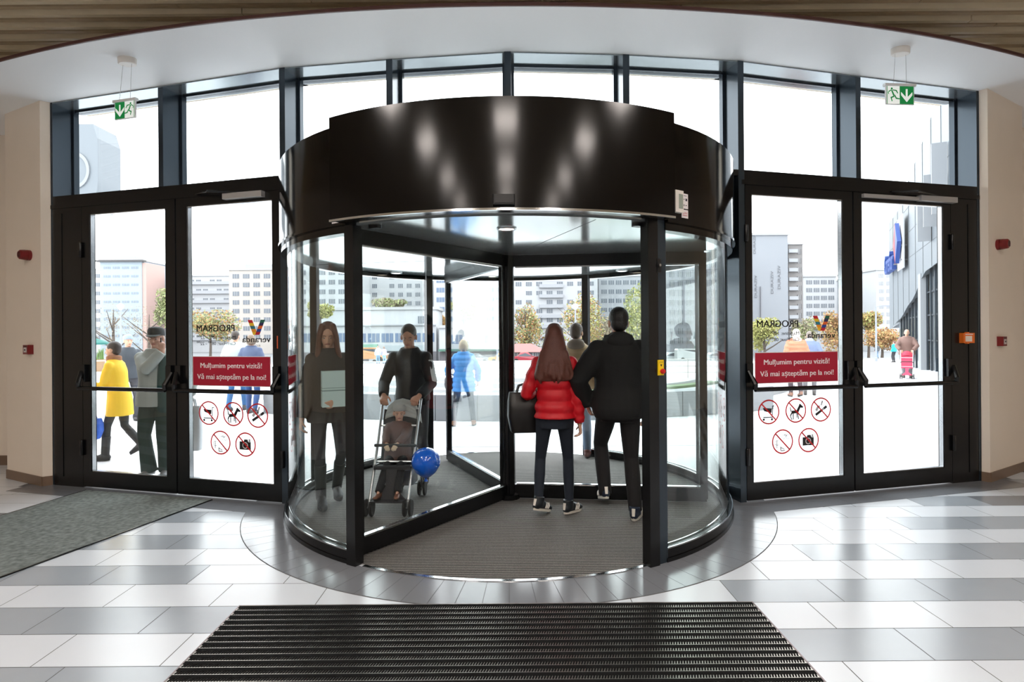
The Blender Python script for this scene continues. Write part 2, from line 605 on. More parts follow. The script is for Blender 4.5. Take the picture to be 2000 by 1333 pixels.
for i, j, nm in ((0, 2, 'trim_12'), (2, 6, 'trim_13'), (6, 8, 'trim_14')):
    mb = MB()
    for k in range(i, j):
        a, b = PL[k], PL[k + 1]
        T = unit(a, b); N = (-T[1], T[0])
        P = [(a[0], a[1]), (b[0], b[1]), (b[0] + N[0] * 0.3, b[1] + N[1] * 0.3), (a[0] + N[0] * 0.3, a[1] + N[1] * 0.3)]
        if nm == 'trim_13':
            mb.prism(P, 3.035, 3.09)
        else:
            mb.prism(P, 2.99, 3.09)
            P2 = [(p[0] - N[0] * 0.012, p[1] - N[1] * 0.012) for p in (a, b)] + [(b[0] + N[0] * 0.05, b[1] + N[1] * 0.05), (a[0] + N[0] * 0.05, a[1] + N[1] * 0.05)]
            mb.prism(P2, 2.955, 2.995)
    struct(mb.build(nm, M_BLACK))

mb = MB()
for k in range(len(PL) - 1):
    a, b_ = PL[k], PL[k + 1]
    T = unit(a, b_); N = (-T[1], T[0])
    mb.prism([(a[0] + N[0] * q, a[1] + N[1] * q) for q in (0.3,)] + [(b_[0] + N[0] * 0.3, b_[1] + N[1] * 0.3), (b_[0] + N[0] * 0.42, b_[1] + N[1] * 0.42), (a[0] + N[0] * 0.42, a[1] + N[1] * 0.42)], SOFFIT + 0.0, 5.2)
struct(mb.build('wall_front', M_WALL))
# ---------------------------------------------------------------- hinged doors either side
def door(num, side, t0, t1, s0, s1, hinge, closer):
    """leaf from t0 to t1 with stiles s0 and s1 wide; hinge 'l' or 'r' """
    p = fp(side, t0, 0)
    root = sroot('door_%d' % num, p)
    zt, zb = 2.955, 0.012
    mb = MB()
    fbox(mb, side, t0, t0 + s0, zb, zt, -0.065, 0.0)
    fbox(mb, side, t1 - s1, t1, zb, zt, -0.065, 0.0)
    fbox(mb, side, t0 + s0, t1 - s1, 2.87, zt, -0.065, 0.0)
    fbox(mb, side, t0 + s0, t1 - s1, zb, 0.172, -0.065, 0.0)
    mb.build('door_frame', M_BLACK, root)
    mb = MB()
    g = 0.008
    fbox(mb, side, t0 + s0, t0 + s0 + g, 0.172, 2.87, -0.05, -0.008)
    fbox(mb, side, t1 - s1 - g, t1 - s1, 0.172, 2.87, -0.05, -0.008)
    fbox(mb, side, t0 + s0 + g, t1 - s1 - g, 2.87 - g, 2.87, -0.05, -0.008)
    fbox(mb, side, t0 + s0 + g, t1 - s1 - g, 0.172, 0.172 + g, -0.05, -0.008)
    mb.build('glazing_bead', M_STEEL, root)
    mb = MB(); fbox(mb, side, t0 + s0 + 0.004, t1 - s1 - 0.004, 0.176, 2.866, -0.034, -0.026)
    mb.build('door_glass', M_GLASS, root)
    # push bar with its two arms
    mb = MB()
    la = t0 + s0 * 0.4; lb = t1 - s1 * 0.4
    zbar = 1.052
    A = fp(side, la, zbar, 0.085); B = fp(side, lb, zbar, 0.085)
    mb.tube([A, B], (0.021), 12)
    mb.build('push_bar', M_BLACK, root, smooth=True)
    for tt, sg in ((la, 1), (lb, -1)):
        mb = MB()
        mb.tube([fp(side, tt, zbar, 0.085), fp(side, tt + sg * 0.0, zbar + 0.05, 0.09), fp(side, tt - sg * 0.03, zbar + 0.17, 0.03)], [0.022, 0.024, 0.02], 8)
        fbox(mb, side, tt - 0.045, tt + 0.02, zbar + 0.06, zbar + 0.24, -0.002, 0.035)
        mb.build('bar_arm', M_BLACK, root)
    # hinges
    ht = t0 - 0.004 if hinge == 'l' else t1 + 0.004
    for z in (0.42, 2.5):
        mb = MB(); mb.lathe([(0.017, -0.08), (0.019, -0.075), (0.019, 0.075), (0.017, 0.08)], fp(side, ht, z, 0.014), 12)
        mb.build('hinge', M_BLACK, root, smooth=True)
    if closer:
        c0, c1 = closer
        mb = MB(); fbox(mb, side, c0, c1, 2.895, 2.95, 0.0, 0.055)
        mb.build('closer_body', M_GREYP, root)
        mb = MB()
        mb.tube([fp(side, (c0 + c1) / 2, 2.958, 0.03), fp(side, c0 - 0.12, 2.966, 0.12), fp(side, c0 - 0.34, 2.975, 0.02)], 0.009, 8)
        mb.build('closer_arm', M_BLACK, root)
    return root
door(1, 'L', 0.405, 1.612, 0.105, 0.12, 'l', None)
door(2, 'L', 1.628, 2.85, 0.13, 0.105, 'r', (2.23, 2.67))
door(3, 'R', 0.02, 1.232, 0.07, 0.115, 'l', None)
door(4, 'R', 1.248, 2.47, 0.1, 0.1, 'r', (2.03, 2.5))
# broad fixed side post beyond the outer doors and the dark sill
mb = MB(); fbox(mb, 'L', 0.0, 0.4, 0, 2.99, -0.12, 0.0); fbox(mb, 'L', 0.03, 0.13, 0.1, 2.9, 0.0, 0.006)
struct(mb.build('trim_15', M_BLACK))
mb = MB(); fbox(mb, 'R', 2.475, 2.84, 0, 2.99, -0.12, 0.0); fbox(mb, 'R', 2.70, 2.80, 0.1, 2.9, 0.0, 0.006)
struct(mb.build('trim_16', M_BLACK))
# long pale closer track over the far right leaf
mb = MB(); fbox(mb, 'R', 1.345, 2.43, 2.90, 2.935, 0.0, 0.03)
tr = mb.build('closer_track', M_GREYP, bpy.data.objects['door_4'])
# ---------------------------------------------------------------- revolving door: the fixed drum
D2R = PI / 180
drum = thing('revolving_door', 'black round revolving door drum with glossy fascia and curved glass sides', 'revolving door', (DC[0], DC[1], 0))
mb = MB()
prof_n = 96
mb.arc(DC, 2.06, 2.10, 0, 2 * PI, 2.352, 3.03, prof_n, closed=True)
mb.build('canopy', M_GLOSS, drum, smooth=True, angle=0.5)
mb = MB(); mb.arc(DC, 0.02, 2.06, 0, 2 * PI, 2.98, 3.02, prof_n, closed=True)
mb.build('canopy_bounce_roof', mat('pale_bounce_finish', (226, 230, 232), 0.55), drum)  # unseen drum top, pale finish added to bounce daylight up onto the soffit
mb = MB()
mb.arc(DC, 2.105, 2.225, -32 * D2R, 30 * D2R, 2.345, 3.033, 40)
fas = mb.build('fascia_panel', mat('fascia_gloss', (4, 3, 3), 0.14, 0.0, 0.35), drum, smooth=True, angle=0.5)
mb = MB(); mb.arc(DC, 2.21, 2.232, -32 * D2R, 30 * D2R, 2.336, 2.35, 40)
mb.build('edge_trim', M_CHROME, fas, smooth=True, angle=0.5)
mb = MB(); mb.arc(DC, 2.105, 2.2, 150 * D2R, 210 * D2R, 2.3, 3.033, 30)
mb.build('fascia_panel', M_GLOSS, drum, smooth=True, angle=0.5)
M_CEIL = mat('polished_ceiling_panel', (230, 238, 238), 0.11, 0.8, 0.6)
mb = MB(); mb.arc(DC, 0.0, 2.058, 0, 2 * PI, 2.335, 2.42, 72, closed=True)
cl = mb.build('ceiling_panel', M_CEIL, drum)
mb = MB()
for a in (0, 60, 120, 180, 240, 300):
    a = a * D2R + 0.3
    p0 = (DC[0] + 0.2 * math.sin(a), DC[1] - 0.2 * math.cos(a)); p1 = (DC[0] + 2.0 * math.sin(a), DC[1] - 2.0 * math.cos(a))
    mb.tube([(p0[0], p0[1], 2.3355), (p1[0], p1[1], 2.3355)], 0.0025, 6)
mb.build('panel_joint', M_BLACK, cl)
M_SPOT = mat('spot_glow', (255, 238, 214), 0.4, emit=14.0)
def polar(r, deg, z):
    a = deg * D2R
    return (DC[0] + r * math.sin(a), DC[1] - r * math.cos(a), z)
for (r, dg_) in ((1.62, 0.0), (1.86, 226.0), (1.86, 132.0)):
    c = polar(r, dg_, 2.335)
    mb = MB(); mb.lathe([(0.07, 0.001), (0.072, -0.006), (0.062, -0.012), (0.052, -0.008), (0.05, 0.0)], c, 28)
    dl = mb.build('downlight', M_STEEL, drum, smooth=True)
    mb = MB(); mb.lathe([(0.05, -0.003), (0.05, -0.006), (0.02, -0.008)], c, 24)
    mb.build('lens', M_SPOT, dl)
# curved side walls: three panes each side between posts
A0, A1 = 31.5, 148.5
for sgn in (-1, 1):
    a0, a1 = A0 * D2R * sgn, A1 * D2R * sgn
    mb = MB(); mb.arc(DC, 2.005, 2.075, a0, a1, 0.0, 0.09, 48); mb.arc(DC, 1.99, 2.082, a0, a1, 0.0, 0.03, 48)
    mb.build('bottom_rail', M_BLACK, drum, smooth=True, angle=0.5)
    for q0, q1 in ((2.003, 2.012), (2.066, 2.073)):
        mb = MB(); mb.arc(DC, q0, q1, a0, a1, 0.088, 0.1, 48); mb.build('rail_bead', M_CHROME, drum, smooth=True, angle=0.5)
    mb = MB(); mb.arc(DC, 2.0, 2.085, a0, a1, 2.285, 2.352, 48); mb.arc(DC, 2.08, 2.108, a0, a1, 2.338, 2.356, 48)
    mb.build('top_rail', M_GLOSS, drum, smooth=True, angle=0.5)
    posts = [A0, 81.0, 99.0, A1]
    for d in (81.0, 99.0):
        aw = 0.9 * D2R
        mb = MB(); mb.arc(DC, 2.0, 2.075, d * D2R * sgn - aw, d * D2R * sgn + aw, 0.08, 2.3, 4)
        mb.build('glazing_post', M_BLACK, drum, smooth=True, angle=0.5)
    for p0, p1 in zip(posts[:-1], posts[1:]):
        mb = MB(); mb.arc(DC, 2.034, 2.044, (p0 + 1.0) * D2R * sgn, (p1 - 0.6) * D2R * sgn, 0.088, 2.288, 28)
        mb.build('curved_pane', M_CGLASS, drum, smooth=True, angle=0.5)
# jambs at the two openings
def jamb(deg, front=True):
    a = deg * D2R
    s = 1 if deg > 0 else -1
    mb = MB()
    w = 1.15 * D2R
    mb.arc(DC, 2.01, 2.09, a - w, a + w, 0.0, 2.36, 4)
    return mb.build('jamb', M_BLACK, drum, smooth=True, angle=0.5)
jR = jamb(28.2); jL = jamb(-31.2); jamb(150.2); jamb(-150.2)
# narrow inner leaf strip beside the right-hand jamb
mb = MB(); mb.arc(DC, 2.0, 2.075, 29.4 * D2R, 31.8 * D2R, 0.0, 2.36, 3)
mb.build('jamb_strip', M_NAVY, drum, smooth=True, angle=0.5)
mb = MB(); mb.arc(DC, 2.035, 2.065, -29 * D2R, 27.4 * D2R, -0.002, 0.007, 40)
mb.build('threshold', M_CHROME, drum, smooth=True, angle=0.5)
mb = MB(); mb.arc(DC, 2.035, 2.065, 151.5 * D2R, 208.5 * D2R, -0.002, 0.007, 40)
mb.build('threshold', M_CHROME, drum, smooth=True, angle=0.5)
# motion sensor over the opening
mb = MB()
c = polar(2.235, -0.4, 2.395)
mb.rbox((c[0], c[1] - 0.008, c[2]), (0.135, 0.05, 0.06), 0.012)
mb.box((c[0], c[1] - 0.034, c[2] - 0.006), (0.11, 0.008, 0.036))
mb.build('motion_sensor', mat('sensor_black', (9, 9, 10), 0.5), drum)
for dgs in (-27.0, 27.0):
    mb = MB(); c = polar(1.99, dgs, 2.335); mb.rbox(c, (0.09, 0.06, 0.05), 0.02, dgs * D2R)
    mb.build('safety_sensor', M_BLACK, drum)
# stickers and switches carried by the drum
def on_cyl(R, deg, z):
    """frame on the drum: origin, right vector, outward normal"""
    a = deg * D2R
    o = Vector((DC[0] + R * math.sin(a), DC[1] - R * math.cos(a), z))
    return o, Vector((math.cos(a), math.sin(a), 0)), Vector((math.sin(a), -math.cos(a), 0))
def put(mb, frame, verts, faces, off=0.0, mi=None):
    o, u, nrm = frame
    mb.add([tuple(o + u * v[0] + Vector((0, 0, v[1])) + nrm * (off + v[2])) for v in verts], faces, mi)
def put_box(mb, frame, x0, x1, y0, y1, d0, d1, mi=None):
    o, u, nrm = frame
    P = []
    for d in (d0, d1):
        for (x, y) in ((x0, y0), (x1, y0), (x1, y1), (x0, y1)):
            P.append(tuple(o + u * x + Vector((0, 0, y)) + nrm * d))
    mb.hexa(P, mi)
M_PAPER = mat('white_sticker', (232, 226, 226), 0.5)
M_RTEXT = mat('red_print', (176, 18, 48), 0.5)
M_DTEXT = mat('dark_print', (38, 36, 40), 0.5)
fr = on_cyl(2.1005, -34.4, 2.40)
s = thing('maker_sticker', 'small white sticker with red lettering on left of black drum fascia', 'sticker', tuple(fr[0]))
mb = MB(); put_box(mb, fr, -0.035, 0.035, -0.055, 0.055, 0.0, 0.002); mb.build('sheet', M_PAPER, s)
mb = MB(); v, f = fit_text('usi', 0.05, 0.028); put(mb, fr, [(a, b + 0.008, c_) for a, b, c_ in v], f, 0.0026)
put_box(mb, fr, -0.028, 0.028, -0.004, -0.001, 0.002, 0.0026); mb.build('lettering', M_RTEXT, s)
fr = on_cyl(2.1005, 34.2, 2.485)
s = thing('door_control_unit', 'white plastic control box with grey display on right of drum fascia', 'control box', tuple(fr[0]))
mb = MB(); put_box(mb, fr, -0.05, 0.032, -0.075, 0.075, 0.0, 0.032); mb.build('housing', mat('ivory_plastic', (232, 226, 218), 0.4), s)
mb = MB(); put_box(mb, fr, -0.018, 0.024, -0.05, 0.05, 0.032, 0.034); mb.build('display', mat('grey_green_display', (150, 158, 146), 0.3), s)
fr = on_cyl(2.1005, 36.5, 2.485)
s = thing('instruction_sticker', 'white sticker with small icons beside the control box on drum', 'sticker', tuple(fr[0]))
mb = MB(); put_box(mb, fr, -0.036, 0.036, -0.035, 0.07, 0.0, 0.002); mb.build('sheet', M_PAPER, s)
mb = MB()
for (x, y, w, h) in ((-0.015, 0.03, 0.02, 0.006), (0.016, 0.028, 0.018, 0.018), (-0.012, -0.012, 0.012, 0.012), (0.014, -0.012, 0.014, 0.006), (0.0, 0.055, 0.04, 0.003)):
    put_box(mb, fr, x - w / 2, x + w / 2, y - h / 2, y + h / 2, 0.002, 0.0026)
mb.build('print', M_DTEXT, s)
fr = on_cyl(2.1005, 36.5, 2.412)
s = thing('service_sticker', 'small white sticker with red print under the icon sticker on drum', 'sticker', tuple(fr[0]))
mb = MB(); put_box(mb, fr, -0.036, 0.036, -0.028, 0.03, 0.0, 0.002); mb.build('sheet', M_PAPER, s)
mb = MB(); v, f = fit_text('usi', 0.05, 0.02); put(mb, fr, v, f, 0.0026); put_box(mb, fr, -0.026, 0.026, -0.012, -0.008, 0.002, 0.0026); mb.build('lettering', M_RTEXT, s)
# emergency stop plate on the right jamb
fr = on_cyl(2.0905, 29.7, 1.345)
s = thing('emergency_stop', 'yellow emergency stop plate with red button on the right door jamb', 'emergency button', tuple(fr[0]))
mb = MB(); put_box(mb, fr, -0.024, 0.024, -0.052, 0.052, 0.0, 0.01); mb.build('plate', mat('signal_yellow', (244, 205, 20), 0.4), s)
mb = MB(); v, f = fit_text('STOP', 0.034, 0.012); put(mb, fr, [(a, b + 0.03, c_) for a, b, c_ in v], f, 0.0106)
put(mb, fr, [(-0.01, 0.022, 0), (0.01, 0.022, 0), (0, 0.006, 0)], [(0, 1, 2)], 0.0106); mb.build('lettering', M_DTEXT, s)
mb = MB()
o, u, nrm = fr
pc = o + Vector((0, 0, -0.024))
mb.tube([pc + nrm * 0.008, pc + nrm * 0.022, pc + nrm * 0.024, pc + nrm * 0.036], [0.011, 0.011, 0.018, 0.015], 16)
mb.build('button', mat('button_red', (200, 20, 24), 0.3), s, smooth=True)
fr = on_cyl(2.0905, 29.6, 2.04)
s = thing('key_switch', 'round black key switch on the right door jamb above head height', 'switch', tuple(fr[0]))
mb = MB(); o, u, nrm = fr
mb.tube([o, o + nrm * 0.012], 0.016, 18); put_box(mb, fr, -0.017, 0.017, -0.05, 0.045, -0.001, 0.004)
mb.build('body', mat('sensor_black', (9, 9, 10), 0.5), s)
mb = MB(); mb.tube([o + nrm * 0.012, o + nrm * 0.014], 0.009, 14); mb.build('lock', M_STEEL, s)
# round grille of short slots seen through the right curved pane is the fan grille of the far rail
# ---------------------------------------------------------------- the turning cross
RC = (0.0, 5.62)
rot = thing('revolving_door_wings', 'dark three-winged glass turning cross inside the revolving door', 'revolving door', (RC[0], RC[1], 0))
mb = MB(); mb.lathe([(0.062, 0.012), (0.062, 2.333)], (RC[0], RC[1], 0), 24)
for d in (54, 174, 294):
    a_ = d * D2R; c = (RC[0] + .055 * math.cos(a_), RC[1] + .055 * math.sin(a_)); mb.box((c[0], c[1], 1.18), (0.05, 0.05, 2.3), a_)
mb.build('centre_post', M_BLACK, rot)
mb = MB(); mb.lathe([(0.11, 0.004), (0.11, 0.05), (0.075, 0.06)], (RC[0], RC[1], 0), 28)
mb.build('post_base', M_BLACK, rot, smooth=True)
def wing(ang):
    T = (math.cos(ang), math.sin(ang)); N = (-T[1], T[0])
    def wb(mb, r0, r1, z0, z1, w):
        mb.prism([(RC[0] + T[0] * r + N[0] * s_, RC[1] + T[1] * r + N[1] * s_) for r, s_ in ((r0, -w), (r1, -w), (r1, w), (r0, w))], z0, z1)
    W = bpy.data.objects.new('wing', None); COL.objects.link(W); W.parent = rot; WM[W.name] = WM[rot.name]
    mb = MB(); wb(mb, 0.06, 1.83, 2.225, 2.333, 0.04); mb.build('top_rail', M_BLACK, W)
    mb = MB(); wb(mb, 0.06, 1.83, 0.025, 0.14, 0.032); wb(mb, 0.06, 1.85, 0.01, 0.03, 0.012); mb.build('bottom_rail', M_BLACK, W)
    mb = MB(); wb(mb, 1.79, 1.835, 0.03, 2.325, 0.03); wb(mb, 1.83, 1.862, 0.03, 2.325, 0.008); mb.build('outer_stile', M_BLACK, W)
    mb = MB(); wb(mb, 0.07, 1.80, 0.135, 2.23, 0.005); mb.build('glass', M_GLASS, W)
    for z_ in (0.138, 2.212):
        mb = MB(); wb(mb, 0.08, 1.79, z_, z_ + 0.012, 0.02); mb.build('bead', M_CHROME, W)
for a in (234, 354, 114):
    wing(a * D2R)

# ---------------------------------------------------------------- mats
def ribbed(name, c0, c1, pitch, bumpd=0.006):
    m = bpy.data.materials.new(name); m.use_nodes = True
    nt = m.node_tree; b = nt.nodes['Principled BSDF']
    tc = nt.nodes.new('ShaderNodeTexCoord')
    w = nt.nodes.new('ShaderNodeTexWave'); w.bands_direction = 'Y'
    w.inputs['Scale'].default_value = 0.31416 / pitch
    w.inputs['Distortion'].default_value = 1.2; w.inputs['Detail'].default_value = 3
    w.inputs['Detail Scale'].default_value = 30
    nt.links.new(tc.outputs['Object'], w.inputs['Vector'])
    n = nt.nodes.new('ShaderNodeTexNoise'); n.inputs['Scale'].default_value = 160; n.inputs['Detail'].default_value = 4
    nt.links.new(tc.outputs['Object'], n.inputs['Vector'])
    ad = nt.nodes.new('ShaderNodeMath'); ad.operation = 'MULTIPLY'
    nt.links.new(w.outputs['Fac'], ad.inputs[0]); nt.links.new(n.outputs['Fac'], ad.inputs[1])
    mx = nt.nodes.new('ShaderNodeMix'); mx.data_type = 'RGBA'
    mx.inputs[6].default_value = lin(c0); mx.inputs[7].default_value = lin(c1)
    nt.links.new(ad.outputs[0], mx.inputs[0]); nt.links.new(mx.outputs[2], b.inputs['Base Color'])
    bp = nt.nodes.new('ShaderNodeBump'); bp.inputs['Strength'].default_value = 0.7; bp.inputs['Distance'].default_value = bumpd
    nt.links.new(ad.outputs[0], bp.inputs['Height']); nt.links.new(bp.outputs['Normal'], b.inputs['Normal'])
    b.inputs['Roughness'].default_value = 0.85
    return m
mb = MB(); mb.lathe([(2.03, 0.001), (2.03, 0.005)], (DC[0], DC[1], 0), 96)
tag(mb.build('entrance_carpet', ribbed('ribbed_carpet', (16, 16, 16), (190, 186, 180), 0.029)), 'dark ribbed round carpet filling the floor of the revolving door', 'carpet')
# long aluminium and brush mat in front
X0, X1, Y0, Y1 = -1.572, 1.414, 1.6, 3.405
gm = thing('grate_mat', 'dark ribbed aluminium entrance mat laid in front of the door', 'mat', ((X0 + X1) / 2, (Y0 + Y1) / 2, 0))
mb = MB(); mb.span(X0, Y0, 0.0005, X1, Y1, 0.004); mb.build('tray', mat('mat_rubber', (12, 11, 11), 0.85, 0.0, 0.15), gm)
mb = MB()
for (a, b_, c, d) in ((X0 - 0.008, Y0, X0, Y1 + 0.008), (X1, Y0, X1 + 0.008, Y1 + 0.008), (X0, Y1, X1, Y1 + 0.008)):
    mb.span(a, b_, 0.0, c, d, 0.006)
mb.build('edge_frame', mat('mat_edge', (120, 104, 104), 0.35, 0.6), gm)
pitch = 0.0575
nb = int((Y1 - Y0) / pitch)
M_BR = mat('tread_rubber', (10, 9, 9), 0.85, 0.0, 0.15)
M_AL = mat('worn_aluminium', (176, 168, 158), 0.34, 1.0)
for k in range(nb):
    y = Y1 - 0.004 - (k + 1) * pitch
    mb = MB()
    # black rubber tread, an aluminium bar with a row of slanted black teeth over it, a thin bright lip
    mb.span(X0 + 0.004, y + 0.029, 0.004, X1 - 0.004, y + 0.053, 0.010, 0)
    mb.span(X0 + 0.004, y + 0.002, 0.004, X1 - 0.004, y + 0.029, 0.0075, 1)
    mb.span(X0 + 0.004, y + 0.0535, 0.004, X1 - 0.004, y + 0.0558, 0.0098, 1)
    x = X0 + 0.008
    while x < X1 - 0.02:
        mb.add([(x, y + 0.004, 0.0075), (x + 0.0088, y + 0.004, 0.0075), (x + 0.0158, y + 0.029, 0.0075), (x + 0.007, y + 0.029, 0.0075),
                (x + 0.001, y + 0.006, 0.0098), (x + 0.0082, y + 0.006, 0.0098), (x + 0.0152, y + 0.029, 0.0099), (x + 0.0078, y + 0.029, 0.0099)],
               [(4, 5, 6, 7), (0, 1, 5, 4), (1, 2, 6, 5), (2, 3, 7, 6), (3, 0, 4, 7)], 0)
        x += 0.0132
    mb.build('tread_bar', [M_BR, M_AL], gm, recalc=False)
# grey carpet runner towards the left doors
mb = MB()
P = [(-2.86, 5.62), (-3.36, 3.80), (-3.62, 2.86), (-5.35, 2.86), (-4.49, 5.15), (-4.34, 6.0)]
mb.prism(P, 0.002, 0.009)
rn = thing('carpet_runner', 'grey-green carpet runner leading to the left-hand glass doors', 'carpet', (-4.0, 4.6, 0))
mb.build('pile', mat('grey_green_carpet', (112, 119, 116), 0.95, noise=0.95, nscale=26, bump=0.8, bscale=260), rn)
mb = MB()
for a, b_ in zip(P[:3], P[1:3]):
    T = unit(a, b_); N = (T[1] * 0.012, -T[0] * 0.012)
    mb.prism([a, b_, (b_[0] - N[0], b_[1] - N[1]), (a[0] - N[0], a[1] - N[1])], 0.001, 0.01)
for a, b_ in zip(P[3:5], P[4:6]):
    T = unit(a, b_); N = (T[1] * 0.012, -T[0] * 0.012)
    mb.prism([a, b_, (b_[0] - N[0], b_[1] - N[1]), (a[0] - N[0], a[1] - N[1])], 0.001, 0.01)
mb.build('rubber_edge', M_BLACK, rn)
# ---------------------------------------------------------------- things on walls and glass
class Sheet:
    """thin printed film on a door pane: (u, v) = along the façade, up"""
    def __init__(s, side, off=-0.0255):
        s.side = side; s.off = off
    def P(s, u, z, d=0.0):
        return fp(s.side, u, z, s.off + d)
    def poly(s, mb, pts, d=0.0006, mi=None, th=0.0004):
        n = len(pts)
        v = [s.P(a, b, d) for a, b in pts] + [s.P(a, b, d - th) for a, b in pts]
        f = [tuple(range(n)), tuple(range(2 * n - 1, n - 1, -1))] + [(i, i + n, (i + 1) % n + n, (i + 1) % n) for i in range(n)]
        mb.add(v, f, mi)
    def rect(s, mb, u0, u1, z0, z1, d=0.0006, mi=None):
        s.poly(mb, [(u0, z0), (u1, z0), (u1, z1), (u0, z1)], d, mi)
    def ring(s, mb, u, z, r0, r1, d=0.0006, n=40, mi=None, a0=0, a1=2 * PI):
        full = abs(a1 - a0 - 2 * PI) < 1e-6
        v = []; f = []
        N = n if full else n + 1
        for i in range(N):
            a = a0 + (a1 - a0) * i / n
            v += [s.P(u + r0 * math.cos(a), z + r0 * math.sin(a), d), s.P(u + r1 * math.cos(a), z + r1 * math.sin(a), d)]
        for i in range(n):
            j = (i + 1) % N
            f.append((2 * i, 2 * i + 1, 2 * j + 1, 2 * j))
        mb.add(v, f, mi)
    def disc(s, mb, u, z, r, d=0.0006, n=32, mi=None):
        s.poly(mb, [(u + r * math.cos(2 * PI * i / n), z + r * math.sin(2 * PI * i / n)) for i in range(n)], d, mi)
    def bar(s, mb, a, b, w, d=0.0006, mi=None):
        dx, dy = b[0] - a[0], b[1] - a[1]
        L = math.hypot(dx, dy); nx, ny = -dy / L * w / 2, dx / L * w / 2
        s.poly(mb, [(a[0] - nx, a[1] - ny), (b[0] - nx, b[1] - ny), (b[0] + nx, b[1] + ny), (a[0] + nx, a[1] + ny)], d, mi)
    def text(s, mb, body, u0, u1, z, h, mirror=False, d=0.0012, bold=0.0, mi=None):
        # a second pass shifted sideways thickens the strokes
        v, f = fit_text(body, u1 - u0, h)
        k = -1 if mirror else 1
        for j, du in enumerate((0.0, bold * h * 2.2) if bold else (0.0,)):
            mb.add([s.P((u0 + u1) / 2 + k * a + du, z + b, d + j * 0.0001) for a, b, c in v], f, mi)
M_BANNER = mat('crimson_film', (172, 8, 48), 0.4)
M_BANTXT = mat('white_print', (246, 240, 240), 0.5)
M_RING = mat('red_film', (205, 26, 34), 0.45)
M_LGREY = mat('pale_grey_film', (186, 188, 194), 0.5)
M_BLK = mat('black_film', (26, 24, 26), 0.5)
LOGO = [mat('logo_' + n_, c, 0.5) for n_, c in (('red', (196, 30, 44)), ('yellow', (232, 190, 40)), ('teal', (40, 120, 140)), ('orange', (236, 150, 40)),
        ('green', (40, 110, 90)), ('navy', (48, 44, 92)), ('copper', (226, 104, 44)), ('blue', (40, 70, 150)), ('crimson', (190, 30, 50)))]
SIDE = {'L': 'left-hand glass door', 'R': 'right-hand glass door'}
def banner(side, u0, u1, z0, z1):
    s = Sheet(side)
    where = 'left' if side == 'L' else 'right'
    t = thing('thank_you_banner', 'crimson banner with white farewell lettering on the glass door %s of the revolving door' % where, 'sign', fp(side, (u0 + u1) / 2, z0, s.off))
    mb = MB(); s.rect(mb, u0 - 0.006, u1 + 0.006, z0 - 0.006, z1 + 0.006, 0.0006); mb.build('border', M_PAPER, t)
    mb = MB(); s.rect(mb, u0, u1, z0, z1, 0.0014); mb.build('film', M_BANNER, t)
    w = u1 - u0
    mb = MB()
    s.text(mb, 'Mulțumim pentru vizită!', u0 + w * 0.1, u1 - w * 0.105, z0 + 0.172, 0.052, d=0.002, bold=0.025)
    s.text(mb, 'Vă mai așteptăm pe la noi!', u0 + w * 0.055, u1 - w * 0.055, z0 + 0.062, 0.052, d=0.002, bold=0.025)
    mb.build('lettering', M_BANTXT, t)
banner('L', 1.80, 2.695, 1.098, 1.378)
banner('R', 0.134, 1.068, 1.1, 1.384)
def hours(side, u0, u1):
    s = Sheet(side)
    where = 'left' if side == 'L' else 'right'
    t = thing('opening_hours', 'black reversed opening hours lettering on the glass door %s of the revolving door' % where, 'lettering', fp(side, (u0 + u1) / 2, 1.48, s.off))
    mb = MB(); s.text(mb, 'PROGRAM', u0, u1, 1.628, 0.068, True, 0.0006, bold=0.03); mb.build('heading', M_BLK, t)
    mb = MB()
    s.text(mb, 'Magazine: 10⁰⁰ - 22⁰⁰', u0 - 0.0, u1 + 0.012, 1.553, 0.034, True, 0.0006, bold=0.02)
    s.text(mb, 'Carrefour: 08⁰⁰ - 22⁰⁰', u0 - 0.0, u1 + 0.012, 1.494, 0.034, True, 0.0006, bold=0.02)
    mb.build('times', M_BLK, t)
hours('L', 1.845, 2.29)
hours('R', 0.155, 0.612)
def logo(side, uc):
    s = Sheet(side)
    where = 'left' if side == 'L' else 'right'
    t = thing('shopping_centre_logo', 'multicoloured letter V emblem with reversed word on the glass door %s of the revolving door' % where, 'logo', fp(side, uc, 1.52, s.off))
    mb = MB()
    # two leaning bars of coloured blocks
    def bar(a, b, w, cols):
        n_ = len(cols)
        for i, c in enumerate(cols):
            p = (a[0] + (b[0] - a[0]) * i / n_, a[1] + (b[1] - a[1]) * i / n_)
            q = (a[0] + (b[0] - a[0]) * (i + 1) / n_, a[1] + (b[1] - a[1]) * (i + 1) / n_)
            s.poly(mb, [(p[0] - w / 2, p[1]), (q[0] - w / 2, q[1]), (q[0] + w / 2, q[1]), (p[0] + w / 2, p[1])], 0.0008 + 0.0002 * (cols[0] == 4), c)
    bar((uc - 0.075, 1.735), (uc - 0.012, 1.59), 0.052, [0, 1, 2, 3, 1])
    bar((uc + 0.072, 1.735), (uc + 0.008, 1.59), 0.05, [4, 5, 6, 7, 8])
    mb.build('emblem', LOGO, t, recalc=False)
    mb = MB(); s.text(mb, 'veranda', uc - 0.165, uc + 0.155, 1.52, 0.062, True, 0.0006, bold=0.025)
    if side == 'L':
        s.text(mb, 'BUCUREȘTI', uc - 0.10, uc + 0.04, 1.478, 0.02, True, 0.0006)
    mb.build('lettering', M_BLK, t)
logo('L', 2.545)
logo('R', 0.885)
